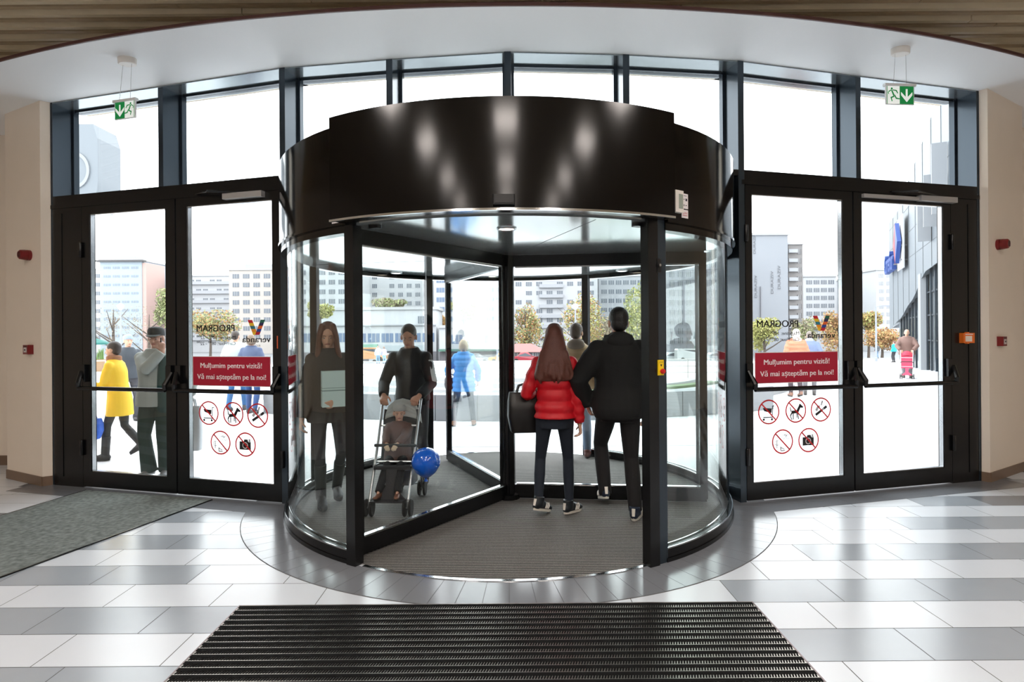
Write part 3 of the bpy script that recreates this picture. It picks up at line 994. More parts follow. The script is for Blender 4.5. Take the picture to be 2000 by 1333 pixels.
def ban(side, u, z, what):
    s = Sheet(side)
    where = 'left' if side == 'L' else 'right'
    pos = {'cart': 'shopping trolley', 'dog': 'dog', 'smoke': 'cigarette', 'skate': 'bicycle and skates', 'photo': 'camera'}[what]
    t = thing('prohibition_sign', 'red-ringed prohibition sign with crossed-out %s on the glass door %s of revolving door' % (pos, where), 'sign', fp(side, u, z - 0.12, s.off), 0, 'prohibition stickers on the glass doors')
    R = 0.118
    mb = MB(); g = 0.0009
    if what == 'cart':
        s.poly(mb, [(u - 0.065, z + 0.04), (u + 0.035, z + 0.032), (u + 0.03, z - 0.012), (u - 0.05, z + 0.01)], g, 0)
        s.bar(mb, (u + 0.062, z + 0.055), (u + 0.04, z + 0.055), 0.009, g, 0); s.bar(mb, (u + 0.044, z + 0.055), (u + 0.04, z - 0.03), 0.009, g, 0)
        s.bar(mb, (u + 0.05, z - 0.05), (u - 0.06, z - 0.05), 0.01, g, 0)
        s.disc(mb, u - 0.055, z - 0.07, 0.012, g, 16, 0); s.disc(mb, u + 0.035, z - 0.07, 0.012, g, 16, 0)
    elif what == 'dog':
        s.poly(mb, [(u - 0.05, z + 0.0), (u + 0.025, z + 0.005), (u + 0.03, z - 0.025), (u - 0.05, z - 0.03)], g, 0)
        s.poly(mb, [(u + 0.01, z + 0.005), (u + 0.04, z + 0.055), (u + 0.055, z + 0.03), (u + 0.03, z - 0.02)], g, 0)
        s.poly(mb, [(u + 0.035, z + 0.055), (u + 0.048, z + 0.065), (u + 0.085, z + 0.035), (u + 0.08, z + 0.022), (u + 0.05, z + 0.025)], g, 0)
        s.poly(mb, [(u - 0.05, z), (u - 0.06, z + 0.035), (u - 0.07, z + 0.045), (u - 0.058, z - 0.02)], g, 0)
        s.bar(mb, (u - 0.045, z - 0.02), (u - 0.062, z - 0.05), 0.014, g, 0); s.bar(mb, (u - 0.062, z - 0.05), (u - 0.045, z - 0.088), 0.01, g, 0)
        s.bar(mb, (u - 0.03, z - 0.02), (u - 0.03, z - 0.085), 0.011, g, 0)
        s.bar(mb, (u + 0.02, z - 0.015), (u + 0.03, z - 0.085), 0.011, g, 0); s.bar(mb, (u + 0.01, z - 0.015), (u + 0.012, z - 0.07), 0.01, g, 0)
    elif what == 'smoke':
        s.bar(mb, (u - 0.06, z - 0.05), (u + 0.005, z - 0.01), 0.026, g, 0)
        s.bar(mb, (u + 0.035, z + 0.008), (u + 0.068, z + 0.03), 0.026, g, 0)
        s.bar(mb, (u + 0.006, z - 0.009), (u + 0.034, z + 0.008), 0.024, g, 1)
        s.bar(mb, (u - 0.055, z - 0.01), (u - 0.03, z + 0.03), 0.028, g, 1); s.bar(mb, (u - 0.03, z + 0.03), (u - 0.01, z + 0.035), 0.02, g, 1)
        s.bar(mb, (u + 0.005, z + 0.04), (u + 0.02, z + 0.085), 0.018, g, 1)
    elif what == 'skate':
        for du in (0.012, 0.06):
            s.ring(mb, u + du, z + 0.045, 0.017, 0.022, g, 20, 1)
        s.bar(mb, (u + 0.012, z + 0.045), (u + 0.028, z + 0.075), 0.005, g, 1); s.bar(mb, (u + 0.028, z + 0.072), (u + 0.06, z + 0.045), 0.005, g, 1)
        s.bar(mb, (u + 0.02, z + 0.06), (u + 0.045, z + 0.06), 0.005, g, 1); s.bar(mb, (u + 0.04, z + 0.06), (u + 0.036, z + 0.045), 0.005, g, 1)
        s.ring(mb, u - 0.06, z - 0.01, 0.02, 0.026, g, 20, 1, 0.8, 2 * PI - 0.8)
        s.bar(mb, (u - 0.062, z + 0.01), (u - 0.062, z - 0.06), 0.008, g, 1)
        s.bar(mb, (u - 0.02, z - 0.045), (u - 0.02, z - 0.085), 0.012, g, 1); s.bar(mb, (u - 0.02, z - 0.085), (u + 0.025, z - 0.085), 0.012, g, 1)
        s.bar(mb, (u - 0.02, z - 0.055), (u + 0.02, z - 0.072), 0.01, g, 1)
    else:
        s.poly(mb, [(u - 0.068, z - 0.05), (u + 0.06, z - 0.05), (u + 0.06, z + 0.03), (u - 0.068, z + 0.03)], g, 0)
        s.poly(mb, [(u - 0.02, z + 0.03), (u + 0.03, z + 0.03), (u + 0.025, z + 0.05), (u - 0.015, z + 0.05)], g, 0)
        s.rect(mb, u + 0.034, u + 0.056, z + 0.022, z + 0.055, g + 0.0002, 1)
        s.ring(mb, u - 0.004, z - 0.008, 0.024, 0.032, g + 0.0003, 28, 2)
    mb.build('pictogram', [M_BLK, M_LGREY, M_PAPER], t, recalc=False)
    mb = MB()
    s.ring(mb, u, z, R - 0.014, R, 0.0012, 48)
    k = (R - 0.008) * 0.7071
    s.bar(mb, (u - k, z + k), (u + k, z - k), 0.014, 0.0014)
    mb.build('red_ring', M_RING, t, recalc=False)
for side, pts in (('L', [(1.983, 0.825), (2.271, 0.823), (2.551, 0.817), (2.12, 0.54), (2.41, 0.533)]), ('R', [(0.278, 0.825), (0.581, 0.827), (0.868, 0.825), (0.429, 0.537), (0.724, 0.536)])):
    for (u, z), w in zip(pts, ('cart', 'dog', 'smoke', 'skate', 'photo')):
        ban(side, u, z, w)
# thin orange strip on the stile beside the left banner
s_ = Sheet('L', 0.0008)
mb = MB(); s_.rect(mb, 2.79, 2.803, 1.46, 1.58); mb.build('sticker_strip', mat('orange_strip', (206, 90, 50), 0.5), bpy.data.objects['door_2'])
# orange call point on the right fixed post
t = thing('call_point', 'orange manual release box on the dark post beside the right-hand doors', 'call point', fp('R', 2.65, 1.45, 0.0))
mb = MB(); fbox(mb, 'R', 2.575, 2.725, 1.452, 1.556, 0.0, 0.045); mb.build('housing', mat('orange_plastic', (232, 112, 32), 0.4), t)
mb = MB(); fbox(mb, 'R', 2.60, 2.685, 1.468, 1.525, 0.045, 0.049); mb.build('window', mat('pale_plastic', (238, 226, 214), 0.4), t)
mb = MB(); fbox(mb, 'R', 2.60, 2.70, 1.538, 1.546, 0.045, 0.0465); mb.build('print', M_BANTXT, t)
mb = MB(); fbox(mb, 'R', 2.635, 2.665, 1.556, 1.565, 0.01, 0.035); fbox(mb, 'R', 2.635, 2.665, 1.443, 1.452, 0.01, 0.035); mb.build('lug', mat('orange_plastic', (232, 112, 32), 0.4), t)

# fire sounders and call points on the two plaster piers
def wall_frame(a, b, f, z):
    T = unit(a, b); N = (T[1], -T[0])
    return Vector((a[0] + (b[0] - a[0]) * f, a[1] + (b[1] - a[1]) * f, z)), Vector((T[0], T[1], 0)), Vector((N[0], N[1], 0))
WLa, WLb = (-5.64, 6.57), (-4.95, 6.2)
WRa, WRb = (5.01, 6.07), (5.82, 6.58)
def sounder(a, b, f, z, where):
    fr = wall_frame(a, b, f, z); o, u, nrm = fr
    t = thing('fire_sounder', 'dark red fire alarm sounder high on the %s beige wall pier' % where, 'fire alarm', tuple(o))
    mb = MB(); mb.tube([o, o + nrm * 0.03], 0.056, 20); mb.build('base', M_RED, t)
    mb = MB()
    mb.tube([o + nrm * 0.03, o + nrm * 0.045, o + nrm * 0.09, o + nrm * 0.1], [0.05, 0.056, 0.05, 0.038], 20)
    mb.build('horn', M_RED, t, smooth=True)
    mb = MB()
    for k in range(-2, 3):
        put_box(mb, fr, -0.025, 0.025, k * 0.012 - 0.003, k * 0.012 + 0.003, 0.1, 0.102)
    mb.build('grille', M_DARK, t)
def redbox(a, b, f, z, where):
    fr = wall_frame(a, b, f, z); o, u, nrm = fr
    t = thing('fire_call_point', 'dark red fire call point box low on the %s beige wall pier' % where, 'call point', tuple(o))
    mb = MB(); put_box(mb, fr, -0.05, 0.05, -0.05, 0.05, 0, 0.055); mb.build('housing', M_RED, t)
    mb = MB(); put_box(mb, fr, -0.03, 0.03, -0.03, 0.022, 0.055, 0.058); mb.build('pane', mat('call_pane', (210, 205, 205), 0.3), t)
    mb = MB(); put_box(mb, fr, -0.012, 0.012, -0.012, 0.006, 0.058, 0.06); put_box(mb, fr, -0.03, 0.03, 0.03, 0.038, 0.055, 0.0565); mb.build('mark', M_DTEXT, t)
sounder(WLa, WLb, 0.70, 2.47, 'left'); redbox(WLa, WLb, 0.72, 1.452, 'left')
sounder(WRa, WRb, 0.24, 2.49, 'right'); redbox(WRa, WRb, 0.26, 1.465, 'right')

# emergency exit signs hung from the soffit
M_GRN = mat('exit_green', (14, 132, 66), 0.4, emit=0.25)
M_EXW = mat('exit_white', (240, 246, 244), 0.4, emit=0.3)
def exit_sign(cx, cy, rz, z0, w, h, mount, man_left, where):
    t = thing('exit_sign', 'green running-man exit sign hanging from wires above the %s doors' % where, 'exit sign', (cx, cy, z0))
    co, si = math.cos(rz), math.sin(rz)
    fr = (Vector((cx, cy, z0)), Vector((co, si, 0)), Vector((si, -co, 0)))
    mb = MB(); put_box(mb, fr, -w / 2 - 0.008, w / 2 + 0.008, -0.006, h + 0.004, -0.012, 0.0); put_box(mb, fr, -w / 2 - 0.02, w / 2 + 0.02, h, h + 0.022, -0.022, 0.012)
    mb.build('housing', mat('exit_housing', (222, 224, 226), 0.4), t)
    mb = MB()
    split = 0.0 if not man_left else -0.005
    s0, s1 = (-w / 2, split) if man_left else (split, w / 2)
    g0, g1 = (split, w / 2) if man_left else (-w / 2, split)
    put_box(mb, fr, g0, g1, 0, h, 0.0, 0.002, 0); put_box(mb, fr, s0, s1, 0, h, 0.0, 0.002, 1)
    put_box(mb, fr, s0 if man_left else s1 - 0.006, s0 + 0.006 if man_left else s1, 0, h, 0.002, 0.0026, 0)
    # arrow
    gc = (g0 + g1) / 2; a = h * 0.13
    put(mb, fr, [(gc - a * .45, h * .85, 0), (gc + a * .45, h * .85, 0), (gc + a * .45, h * .3, 0), (gc - a * .45, h * .3, 0)], [(0, 1, 2, 3)], 0.003, 1)
    put(mb, fr, [(gc, h * .1, 0), (gc - h * .34, h * .5, 0), (gc - h * .34, h * .68, 0), (gc, h * .34, 0)], [(0, 1, 2, 3)], 0.0032, 1)
    put(mb, fr, [(gc, h * .1, 0), (gc + h * .34, h * .5, 0), (gc + h * .34, h * .68, 0), (gc, h * .34, 0)], [(0, 1, 2, 3)], 0.0032, 1)
    # running man
    mc = (s0 + s1) / 2; k = h * 0.5
    dirn = -1 if man_left else 1
    def pl(pts):
        put(mb, fr, [(mc + dirn * x * k, h * 0.5 + y * k, 0) for x, y in pts], [tuple(range(len(pts)))], 0.003, 0)
    pl([(0.18 + .13 * math.cos(q * PI / 6), 0.72 + .13 * math.sin(q * PI / 6)) for q in range(12)])
    pl([(0.1, 0.55), (0.26, 0.5), (0.0, -0.15), (-0.18, -0.05)])
    pl([(0.2, 0.52), (0.55, 0.3), (0.62, 0.4), (0.25, 0.62)]); pl([(0.55, 0.3), (0.5, 0.1), (0.6, 0.08), (0.66, 0.36)])
    pl([(0.05, 0.5), (-0.3, 0.45), (-0.5, 0.15), (-0.6, 0.22), (-0.4, 0.58), (0.1, 0.62)])
    pl([(-0.05, -0.1), (0.35, -0.25), (0.2, -0.75), (0.08, -0.7), (0.18, -0.35), (-0.18, -0.2)])
    pl([(-0.1, -0.05), (-0.3, -0.45), (-0.8, -0.5), (-0.8, -0.38), (-0.4, -0.3), (-0.22, 0.02)])
    mb.build('pictogram', [M_GRN, M_EXW], t, recalc=False)
    mx, my = mount
    mb = MB(); mb.lathe([(0.052, -0.055), (0.058, -0.05), (0.06, 0.0)], (mx, my, SOFFIT), 28, sx=1.35)
    mb.build('mount', mat('ivory_plastic', (232, 226, 218), 0.4), t, smooth=True, angle=0.5)
    for q in (-0.05, 0.05):
        mb = MB(); mb.tube([(mx + q * co, my + q * si, SOFFIT - 0.05), (cx + q * 1.2 * co, cy + q * 1.2 * si, z0 + h + 0.02)], 0.0016, 6)
        mb.build('wire', M_GREYP, t)
exit_sign(-3.36, 5.15, -0.27, 3.513, 0.215, 0.143, (-3.42, 5.28), False, 'left')
exit_sign(3.48, 5.15, 0.08, 3.586, 0.25, 0.155, (3.52, 5.2), True, 'right')
ALB = 0.52
# ---------------------------------------------------------------- outdoors
def gz(y):
    if y < 18: return 0.0
    if y < 70: return -1.6 * (y - 18) / 52
    if y < 100: return -1.6 - 2.0 * (y - 70) / 30
    return -3.6
def at(px, py, y):
    u, v = px - 991.0, py - 653.0
    return ((u - v * 0.0075) * y / FPX, EYE - (v + u * 0.0075) * y / FPX)
def X(px, y): return (px - 991.0) * y / FPX
def Zp(px, py, y): return at(px, py, y)[1]

ALB = 0.8
M_PAVE = mat('pale_paving', (226, 227, 230), 0.7, noise=0.05, nscale=0.6)
ALB = 0.52
M_ASPH = mat('grey_asphalt', (150, 152, 156), 0.9, noise=0.06, nscale=0.3)
# plaza with long slab joints
pm = MB()
ys = [5.2, 18, 30, 44, 57, 70]
v = []; 
for y in ys + [85, 100, 330]:
    v.append((y, gz(y)))
for (ya, za), (yb, zb) in zip(v[:-1], v[1:]):
    mi = 0 if yb <= 57 else 1
    pm.add([(-140, ya, za - 0.006), (160, ya, za - 0.006), (160, yb, zb - 0.006), (-140, yb, zb - 0.006)], [(0, 1, 2, 3)], mi)
struct(pm.build('plaza_ground', [M_PAVE, M_ASPH], recalc=False))
jm = MB()
for y in [8.2, 9.6, 11.2, 13, 15, 17] :
    jm.span(-16, y, -0.007, 16, y + 0.012, -0.0048)
struct(jm.build('plaza_ground_joint', mat('paving_joint', (150, 152, 156), 0.8)))

# curved low stone wall and the terraces behind it
TC = (0.2, 21.2); TR = 10.6
M_STONE = mat('grey_stone_wall', (172, 176, 182), 0.7, noise=0.05, nscale=2)
mb = MB()
for i in range(14):
    a0 = -0.515 + 1.035 * i / 14
    mb.arc(TC, TR - 0.45, TR, a0 + 0.0006, a0 + 1.035 / 14 - 0.0006, 0.0, 0.47, 5)
tag(mb.build('planter_wall', M_STONE), 'low curved grey stone wall on the plaza outside the revolving door', 'low wall')
mb = MB(); 
for k, (r, z) in enumerate(((9.2, 0.10), (7.9, 0.14), (6.6, 0.18), (5.2, 0.22), (3.8, 0.26))):
    mb.arc(TC, r - 0.45, r, -1.05, 1.05, -0.1, z, 30)
struct(mb.build('terrace_floor_steps', mat('pale_step_stone', (206, 208, 210), 0.7)))
mb = MB(); mb.arc(TC, 7.05, 7.4, 0.15, 0.9, -0.1, 0.2, 16); mb.arc(TC, 4.5, 4.75, 0.1, 1.0, -0.1, 0.27, 16)
g = mb.build('grass', mat('lawn_strip', (128, 150, 112), 0.9, noise=0.3, nscale=6)); g['kind'] = 'stuff'
# railing beyond the terraces
rl = thing('terrace_railing', 'thin pale metal railing across the far side of the terrace', 'railing', (0, 19, 0))
for z in (0.72, 0.5, 0.3):
    mb = MB(); mb.tube([(X(600, 19), 19, z), (X(985, 19), 18.6, z), (X(1460, 19), 19, z)], 0.016, 8); mb.build('rail', M_GREYP, rl)
for k in range(16):
    x = X(600 + 57 * k, 19); yy = 19 - 0.4 * (1 - abs(k - 7.5) / 7.5)
    mb = MB(); mb.tube([(x, yy, -0.05), (x, yy, 0.74)], 0.018, 8); mb.build('baluster', M_GREYP, rl)

# ---- apartment blocks
M_WIN = mat('window_pane', (120, 128, 140), 0.25)
M_WIN2 = mat('window_pane_blue', (110, 135, 170), 0.25)
M_WFR = mat('window_surround', (205, 205, 208), 0.6)
def wall_m(name, c):
    return mat('render_' + name, c, 0.85, noise=0.04, nscale=0.25)
_winmesh = {}
def win_mesh(w, h, m):
    key = (round(w, 2), round(h, 2), m.name)
    if key not in _winmesh:
        mb = MB()
        mb.span(-w / 2, -0.05, -h / 2, w / 2, 0.12, h / 2, 0)
        for q in (-1 / 6, 1 / 6):
            mb.span(w * q - 0.05, -0.1, -h / 2, w * q + 0.05, 0, h / 2, 1)
        o = mb.build('window', [m, M_WFR])
        _winmesh[key] = o.data
        bpy.data.objects.remove(o)
    return _winmesh[key]
def add_windows(root, x0, x1, zb, zt, y, nx, nz, w, h, m=None, skip=None):
    me = win_mesh(w, h, m or M_WIN)
    M = WM[root.name].inverted()
    for j in range(nz):
        for i in range(nx):
            if skip and skip(i, j): continue
            x = x0 + (x1 - x0) * (i + 0.5) / nx
            z = zb + (zt - zb) * (j + 0.5) / nz
            o = link('window', me, root)
            o.location = M @ Vector((x, y, z))
def block(name, label, cat, px0, px1, pyt, y, m, depth=14.0, base=-4.5, roof=None):
    xa, xb = X(px0, y), X(px1, y)
    zt = Zp((px0 + px1) / 2, pyt, y)
    root = thing(name, label, cat, ((xa + xb) / 2, y, base))
    mb = MB(); mb.span(xa, y, base, xb, y + depth, zt)
    mb.build('wall', m, root)
    mb = MB()
    mb.span(xa - 0.3, y - 0.3, zt, xb + 0.3, y + depth, zt + 0.5)
    mb.build('parapet', roof or M_WFR, root)
    return root, xa, xb, zt
W1 = wall_m('white', (216, 217, 221)); W2 = wall_m('cream', (214, 205, 198)); W3 = wall_m('grey', (196, 198, 204))
def bands(root, xa, xb, zb, zt, y, n, m, name='balcony', d=0.9, hh=1.0):
    for j in range(n):
        z = zb + (zt - zb) * (j + 0.1) / n
        mb = MB(); mb.span(xa, y - d, z, xb, y + 0.1, z + hh)
        mb.build(name, m, root)
# 1: tower wrapped in pale blue sheeting, seen through the far left door
r, xa, xb, zt = block('apartment_tower', 'tower block wrapped in pale blue sheeting seen through far left door', 'building', 196, 278, 510, 180, mat('blue_sheeting', (190, 204, 216), 0.8, noise=0.1, nscale=0.12))
mb = MB(); mb.span(xa + 4, 181, zt, xb - 3, 190, Zp(240, 500, 180)); mb.build('penthouse', W3, r)
mb = MB(); mb.span(xa - 0.8, 179, zt - 0.3, xb + 0.8, 181, zt + 0.2); mb.build('roof_edge', mat('dark_eaves', (98, 96, 98), 0.7), r)
mb = MB(); mb.span(xb, 180.2, -4.5, xb + 1.2, 190, zt - 0.6); mb.build('pink_gable', mat('pink_render', (226, 190, 182), 0.8), r)
M_SHW = mat('sheeted_window', (158, 172, 186), 0.7)
add_windows(r, xa + 0.8, xb - 0.8, -2, zt - 0.8, 180, 4, 10, 2.2, 0.7, M_SHW)
r, xa, xb, zt = block('apartment_block', 'white apartment block peeping out left of the blue wrapped tower', 'building', 150, 200, 528, 200, W1)
add_windows(r, xa, xb, 0, zt - 0.5, 200, 3, 8, 1.6, 1.3)
r, xa, xb, zt = block('apartment_block', 'white apartment block behind green tree right of blue wrapped tower', 'building', 293, 350, 552, 195, W1)
add_windows(r, xa + 0.5, xb - 0.5, 0, zt - 0.5, 195, 4, 6, 1.8, 1.3)
r, xa, xb, zt = block('apartment_block', 'long white apartment block with slanting bands behind the left door lettering', 'building', 352, 452, 540, 190, W1)
bands(r, xa, xb, 0, zt, 190, 7, W3)
add_windows(r, xa + 0.5, xb - 0.5, 0, zt, 190, 7, 7, 1.5, 0.8, skip=lambda i, j: (i + j) % 3 == 0)
r, xa, xb, zt = block('apartment_block', 'tall cream apartment block above the multicoloured emblem on left door', 'building', 448, 556, 528, 170, W2)
mb = MB(); mb.span(xa + 4.5, 170.5, zt, xb, 184, Zp(500, 516, 170)); mb.build('penthouse', W3, r)
add_windows(r, xa + 0.5, xb - 0.5, 0, zt - 0.5, 170, 5, 8, 1.9, 1.3)
r, xa, xb, zt = block('apartment_block', 'white apartment block seen through the left curved pane of the drum', 'building', 560, 700, 520, 165, W1)
add_windows(r, xa + 0.5, xb - 0.5, -1, zt - 0.5, 165, 7, 8, 1.8, 1.3)
r, xa, xb, zt = block('apartment_block', 'pale apartment block behind the market hall above the stroller pusher', 'building', 704, 845, 530, 185, W1)
add_windows(r, xa + 0.5, xb - 0.5, -1, zt - 0.5, 185, 8, 8, 1.5, 1.3, skip=lambda i, j: i in (2,))
r, xa, xb, zt = block('apartment_block', 'white apartment block with bluish window bands behind the yellow tree', 'building', 848, 990, 535, 175, W1)
add_windows(r, xa + 0.5, xb - 0.5, -1, zt - 0.5, 175, 7, 7, 2.4, 1.4, M_WIN2)
r, xa, xb, zt = block('apartment_block', 'white balconied apartment block above the orange tree beyond the red-jacketed woman', 'building', 1000, 1168, 525, 170, W1)
add_windows(r, xa + 0.5, xb - 0.5, -1, zt - 0.5, 170, 8, 8, 1.7, 1.2, skip=lambda i, j: (i * 3 + j) % 5 == 0)
bands(r, xa + 8, xa + 15, 0, zt, 170, 7, W3)
r, xa, xb, zt = block('apartment_block', 'pale apartment block behind the man in black jacket', 'building', 1170, 1262, 540, 178, W3)
add_windows(r, xa + 0.5, xb - 0.5, -1, zt - 0.5, 178, 6, 7, 1.7, 1.3)
# scaffolded building behind the right curved pane
r, xa, xb, zt = block('scaffolded_building', 'grey building veiled in scaffolding seen through right curved pane', 'building', 1300, 1440, 500, 120, mat('scaffold_net', (176, 178, 188), 0.85, noise=0.15, nscale=0.8))
add_windows(r, xa + 0.5, xb - 0.5, -1, zt - 0.8, 120, 8, 9, 1.0, 1.2)
M_SCF = mat('scaffold_tube', (150, 152, 160), 0.5)
for k in range(12):
    x = xa + (xb - xa) * k / 11
    mb = MB(); mb.tube([(x, 119.0, -4), (x, 119.0, zt)], 0.05, 6); mb.build('scaffold_upright', M_SCF, r)
for k in range(9):
    z = -2 + (zt + 1) * k / 9
    mb = MB(); mb.span(xa, 118.6, z, xb, 119.3, z + 0.08); mb.build('scaffold_deck', M_SCF, r)
# tower wrapped in white advertising sheet
r, xa, xb, zt = block('wrapped_tower', 'tower wrapped in white sheeting with vertical lettering behind right door', 'building', 1448, 1540, 460, 130, mat('white_sheeting', (172, 176, 184), 0.8, noise=0.08, nscale=0.15), roof=W3)
for (pxc, pyc, hpx, wd) in ((1474, 476, 40, 9), (1476, 560, 44, 9), (1508, 552, 44, 9), (1522, 542, 46, 10)):
    cx, cz = X(pxc, 130), Zp(pxc, pyc, 130)
    v_, f_ = fit_text('DURAZIV', hpx * 130 / FPX, wd * 130 / FPX * 0.55)
    mb = MB(); mb.add([(cx + 0.3 - b, 129.85, cz + a) for a, b, c in v_], f_); mb.build('lettering', mat('faint_letter', (112, 114, 122), 0.8), r)
mb = MB(); mb.tube([(X(1486, 130), 129.8, -3), (X(1486, 130), 129.8, Zp(1486, 560, 130))], 0.15, 6); mb.build('drain_pipe', M_SCF, r)
r, xa, xb, zt = block('balcony_tower', 'narrow dark tower face with stacked balconies beside the wrapped tower', 'building', 1541, 1569, 478, 132, mat('dark_render', (150, 146, 146), 0.85, noise=0.2, nscale=0.5))
bands(r, xa - 0.2, xa + 1.8, -2, zt, 132, 11, W3, d=0.7, hh=0.8)
add_windows(r, xa + 1.7, xb - 0.2, -2, zt - 0.6, 132, 1, 11, 1.0, 1.2, mat('dark_pane', (84, 80, 84), 0.3))
r, xa, xb, zt = block('apartment_block', 'white apartment block with window rows above the emblem on right door', 'building', 1571, 1634, 541, 160, W1)
add_windows(r, xa + 0.4, xb - 0.4, -1, zt - 0.4, 160, 4, 8, 1.6, 1.1)
r, xa, xb, zt = block('apartment_block', 'grey apartment block partly hidden by the right meeting stiles', 'building', 1636, 1712, 549, 175, W3)
add_windows(r, xa + 0.4, xb - 0.4, -1, zt - 0.4, 175, 5, 7, 1.3, 1.3)
r, xa, xb, zt = block('apartment_block', 'very pale high apartment block left of the curved shopping centre wall', 'building', 1712, 1790, 528, 150, wall_m('chalk', (226, 228, 232)))
add_windows(r, xa + 0.4, xa + 4.2, -1, zt - 0.4, 150, 2, 9, 1.3, 1.0, W3)

# ---- market hall across the road
r, xa, xb, zt = block('market_hall', 'long white two-storey market hall with blue windows beyond the road', 'building', 560, 852, 606, 105, wall_m('hall', (220, 222, 226)), 10)
mb = MB(); mb.span(xa, 104.6, Zp(700, 637, 105), xb, 105, Zp(700, 640, 105) + 0.5); mb.build('cornice', W3, r)
add_windows(r, X(690, 105), X(850, 105), Zp(770, 669, 105), Zp(770, 651, 105), 105, 6, 1, 2.1, 1.6, M_WIN2)
add_windows(r, X(590, 105), X(680, 105), Zp(640, 669, 105), Zp(640, 651, 105), 105, 3, 1, 2.1, 1.6, M_WIN2)
add_windows(r, X(815, 105), X(845, 105), Zp(830, 632, 105), Zp(830, 618, 105), 105, 2, 1, 1.1, 1.3, M_WIN)
mb = MB(); mb.span(X(690, 105), 104.5, Zp(700, 686, 105), X(738, 105), 105, Zp(700, 673, 105)); mb.build('shop_sign', mat('pale_green_sign', (150, 200, 178), 0.5), r)
mb = MB(); mb.span(X(752, 105), 104.5, Zp(760, 686, 105), X(840, 105), 105, Zp(760, 675, 105)); mb.build('shop_sign', mat('pale_sign', (196, 206, 212), 0.5), r)
mb = MB(); mb.span(xa, 104.7, gz(105), xb, 105, Zp(700, 688, 105)); mb.build('shopfront', mat('dark_shopfront', (120, 118, 124), 0.5, noise=0.5, nscale=0.6), r)
r, xa, xb, zt = block('market_hall', 'white pavilion with rounded corner and green awning beyond the blue-jacketed woman', 'building', 858, 972, 641, 100, wall_m('hall', (220, 222, 226)), 9)
add_windows(r, X(880, 100), X(955, 100), Zp(910, 671, 100), Zp(910, 655, 100), 100, 3, 1, 1.9, 1.5, M_WIN2)
mb = MB(); mb.span(X(858, 100), 98.2, Zp(900, 686, 100), X(1000, 100), 100, Zp(900, 682, 100)); mb.build('awning', mat('green_awning', (92, 138, 122), 0.6), r)
mb = MB(); mb.span(xa, 99.7, gz(100), xb, 100, Zp(900, 688, 100)); mb.build('shopfront', mat('dark_shopfront', (120, 118, 124), 0.5, noise=0.5, nscale=0.6), r)
# red-roofed kiosk
kx0, kx1, ky = X(985, 88), X(1066, 88), 88
kz = gz(88)
k = thing('red_roofed_kiosk', 'low kiosk with shallow red hipped roof across the road', 'kiosk', ((kx0 + kx1) / 2, ky, kz))
mb = MB(); mb.span(kx0 + 0.5, ky, kz, kx1 - 0.5, ky + 4, Zp(1025, 688, 88)); mb.build('wall', W1, k)
mb = MB(); z0 = Zp(1025, 688, 88); z1 = Zp(1025, 672, 88); xm = (kx0 + kx1) / 2
mb.add([(kx0 - .4, ky - .8, z0), (kx1 + .4, ky - .8, z0), (kx1 + .4, ky + 4.8, z0), (kx0 - .4, ky + 4.8, z0), (xm - 1.4, ky + 2, z1), (xm + 1.0, ky + 2, z1)],
       [(0, 1, 5, 4), (1, 2, 5), (2, 3, 4, 5), (3, 0, 4), (3, 2, 1, 0)]); mb.build('roof', mat('faded_red_roof', (190, 122, 118), 0.7), k)
add_windows(k, kx0 + 0.8, kx1 - 0.8, kz + 0.7, z0 - 0.2, ky, 4, 1, 0.9, 0.9, M_WIN)

# ---- cars
M_TYRE = mat('tyre', (40, 40, 42), 0.8); M_CARG = mat('car_glass', (70, 80, 92), 0.1)
def car(label, px, y, col, L=4.3, H=1.48, van=False, group='parked cars across the road', rz=0.0):
    x = X(px, y); z = gz(y)
    t = thing('car', label, 'car', (x, y, z), rz, group)
    a = L / 2
    if van:
        prof = [(-a, .35), (-a, H * .9), (-a + .15, H), (a - 1.3, H), (a - .55, H * .62), (a - .05, H * .5), (a, .35)]
        gl = [(-a + .3, H * .58), (-a + .35, H * .9), (a - 1.35, H * .9), (a - .75, H * .6)]
    else:
        prof = [(-a, .32), (-a, .78), (-a + .25, .88), (-a + .95, .92), (-a + 1.45, H - .04), (-a + 1.9, H), (a - 1.8, H), (a - 1.15, .95), (a - .2, .8), (a, .6), (a, .32)]
        gl = [(-a + 1.1, .93), (-a + 1.52, H - .1), (a - 1.85, H - .09), (a - 1.3, .94)]
    mb = MB(); v_ = []; n = len(prof)
    for s_, ins in ((-.82, 0), (.82, 0)):
        v_ += [(p[0], s_ * (1 - (0.12 if p[1] > .95 else 0)), p[1]) for p in prof]
    mb.add(v_, [tuple(range(n)), tuple(range(2 * n - 1, n - 1, -1))] + [(i, i + n, (i + 1) % n + n, (i + 1) % n) for i in range(n)])
    mb.build('body', mat('car_paint_%d_%d_%d' % col, col, 0.25, coat=0.5), t, local=True)
    mb = MB(); m_ = len(gl); 
    v_ = [(p[0], -.815 * (1 - (.12 if p[1] > .95 else 0)) - .012, p[1]) for p in gl] + [(p[0], .815 * (1 - (.12 if p[1] > .95 else 0)) + .012, p[1]) for p in gl]
    mb.add(v_, [tuple(range(m_)), tuple(range(2 * m_ - 1, m_ - 1, -1))] + [(i, i + m_, (i + 1) % m_ + m_, (i + 1) % m_) for i in range(m_)])
    mb.build('side_windows', M_CARG, t, local=True)
    for wx in (-a + .8, a - .85):
        for wy in (-.76, .76):
            mb = MB(); mb.tube([(wx, wy - .1, .31), (wx, wy + .1, .31)], .31, 18); mb.build('wheel', M_TYRE, t, local=True)
    return t
car('red car parked beyond the terrace left of the woman in red', 1026, 84, (190, 48, 66))
car('yellow car parked just left of the turning cross post', 982, 86, (226, 170, 60))
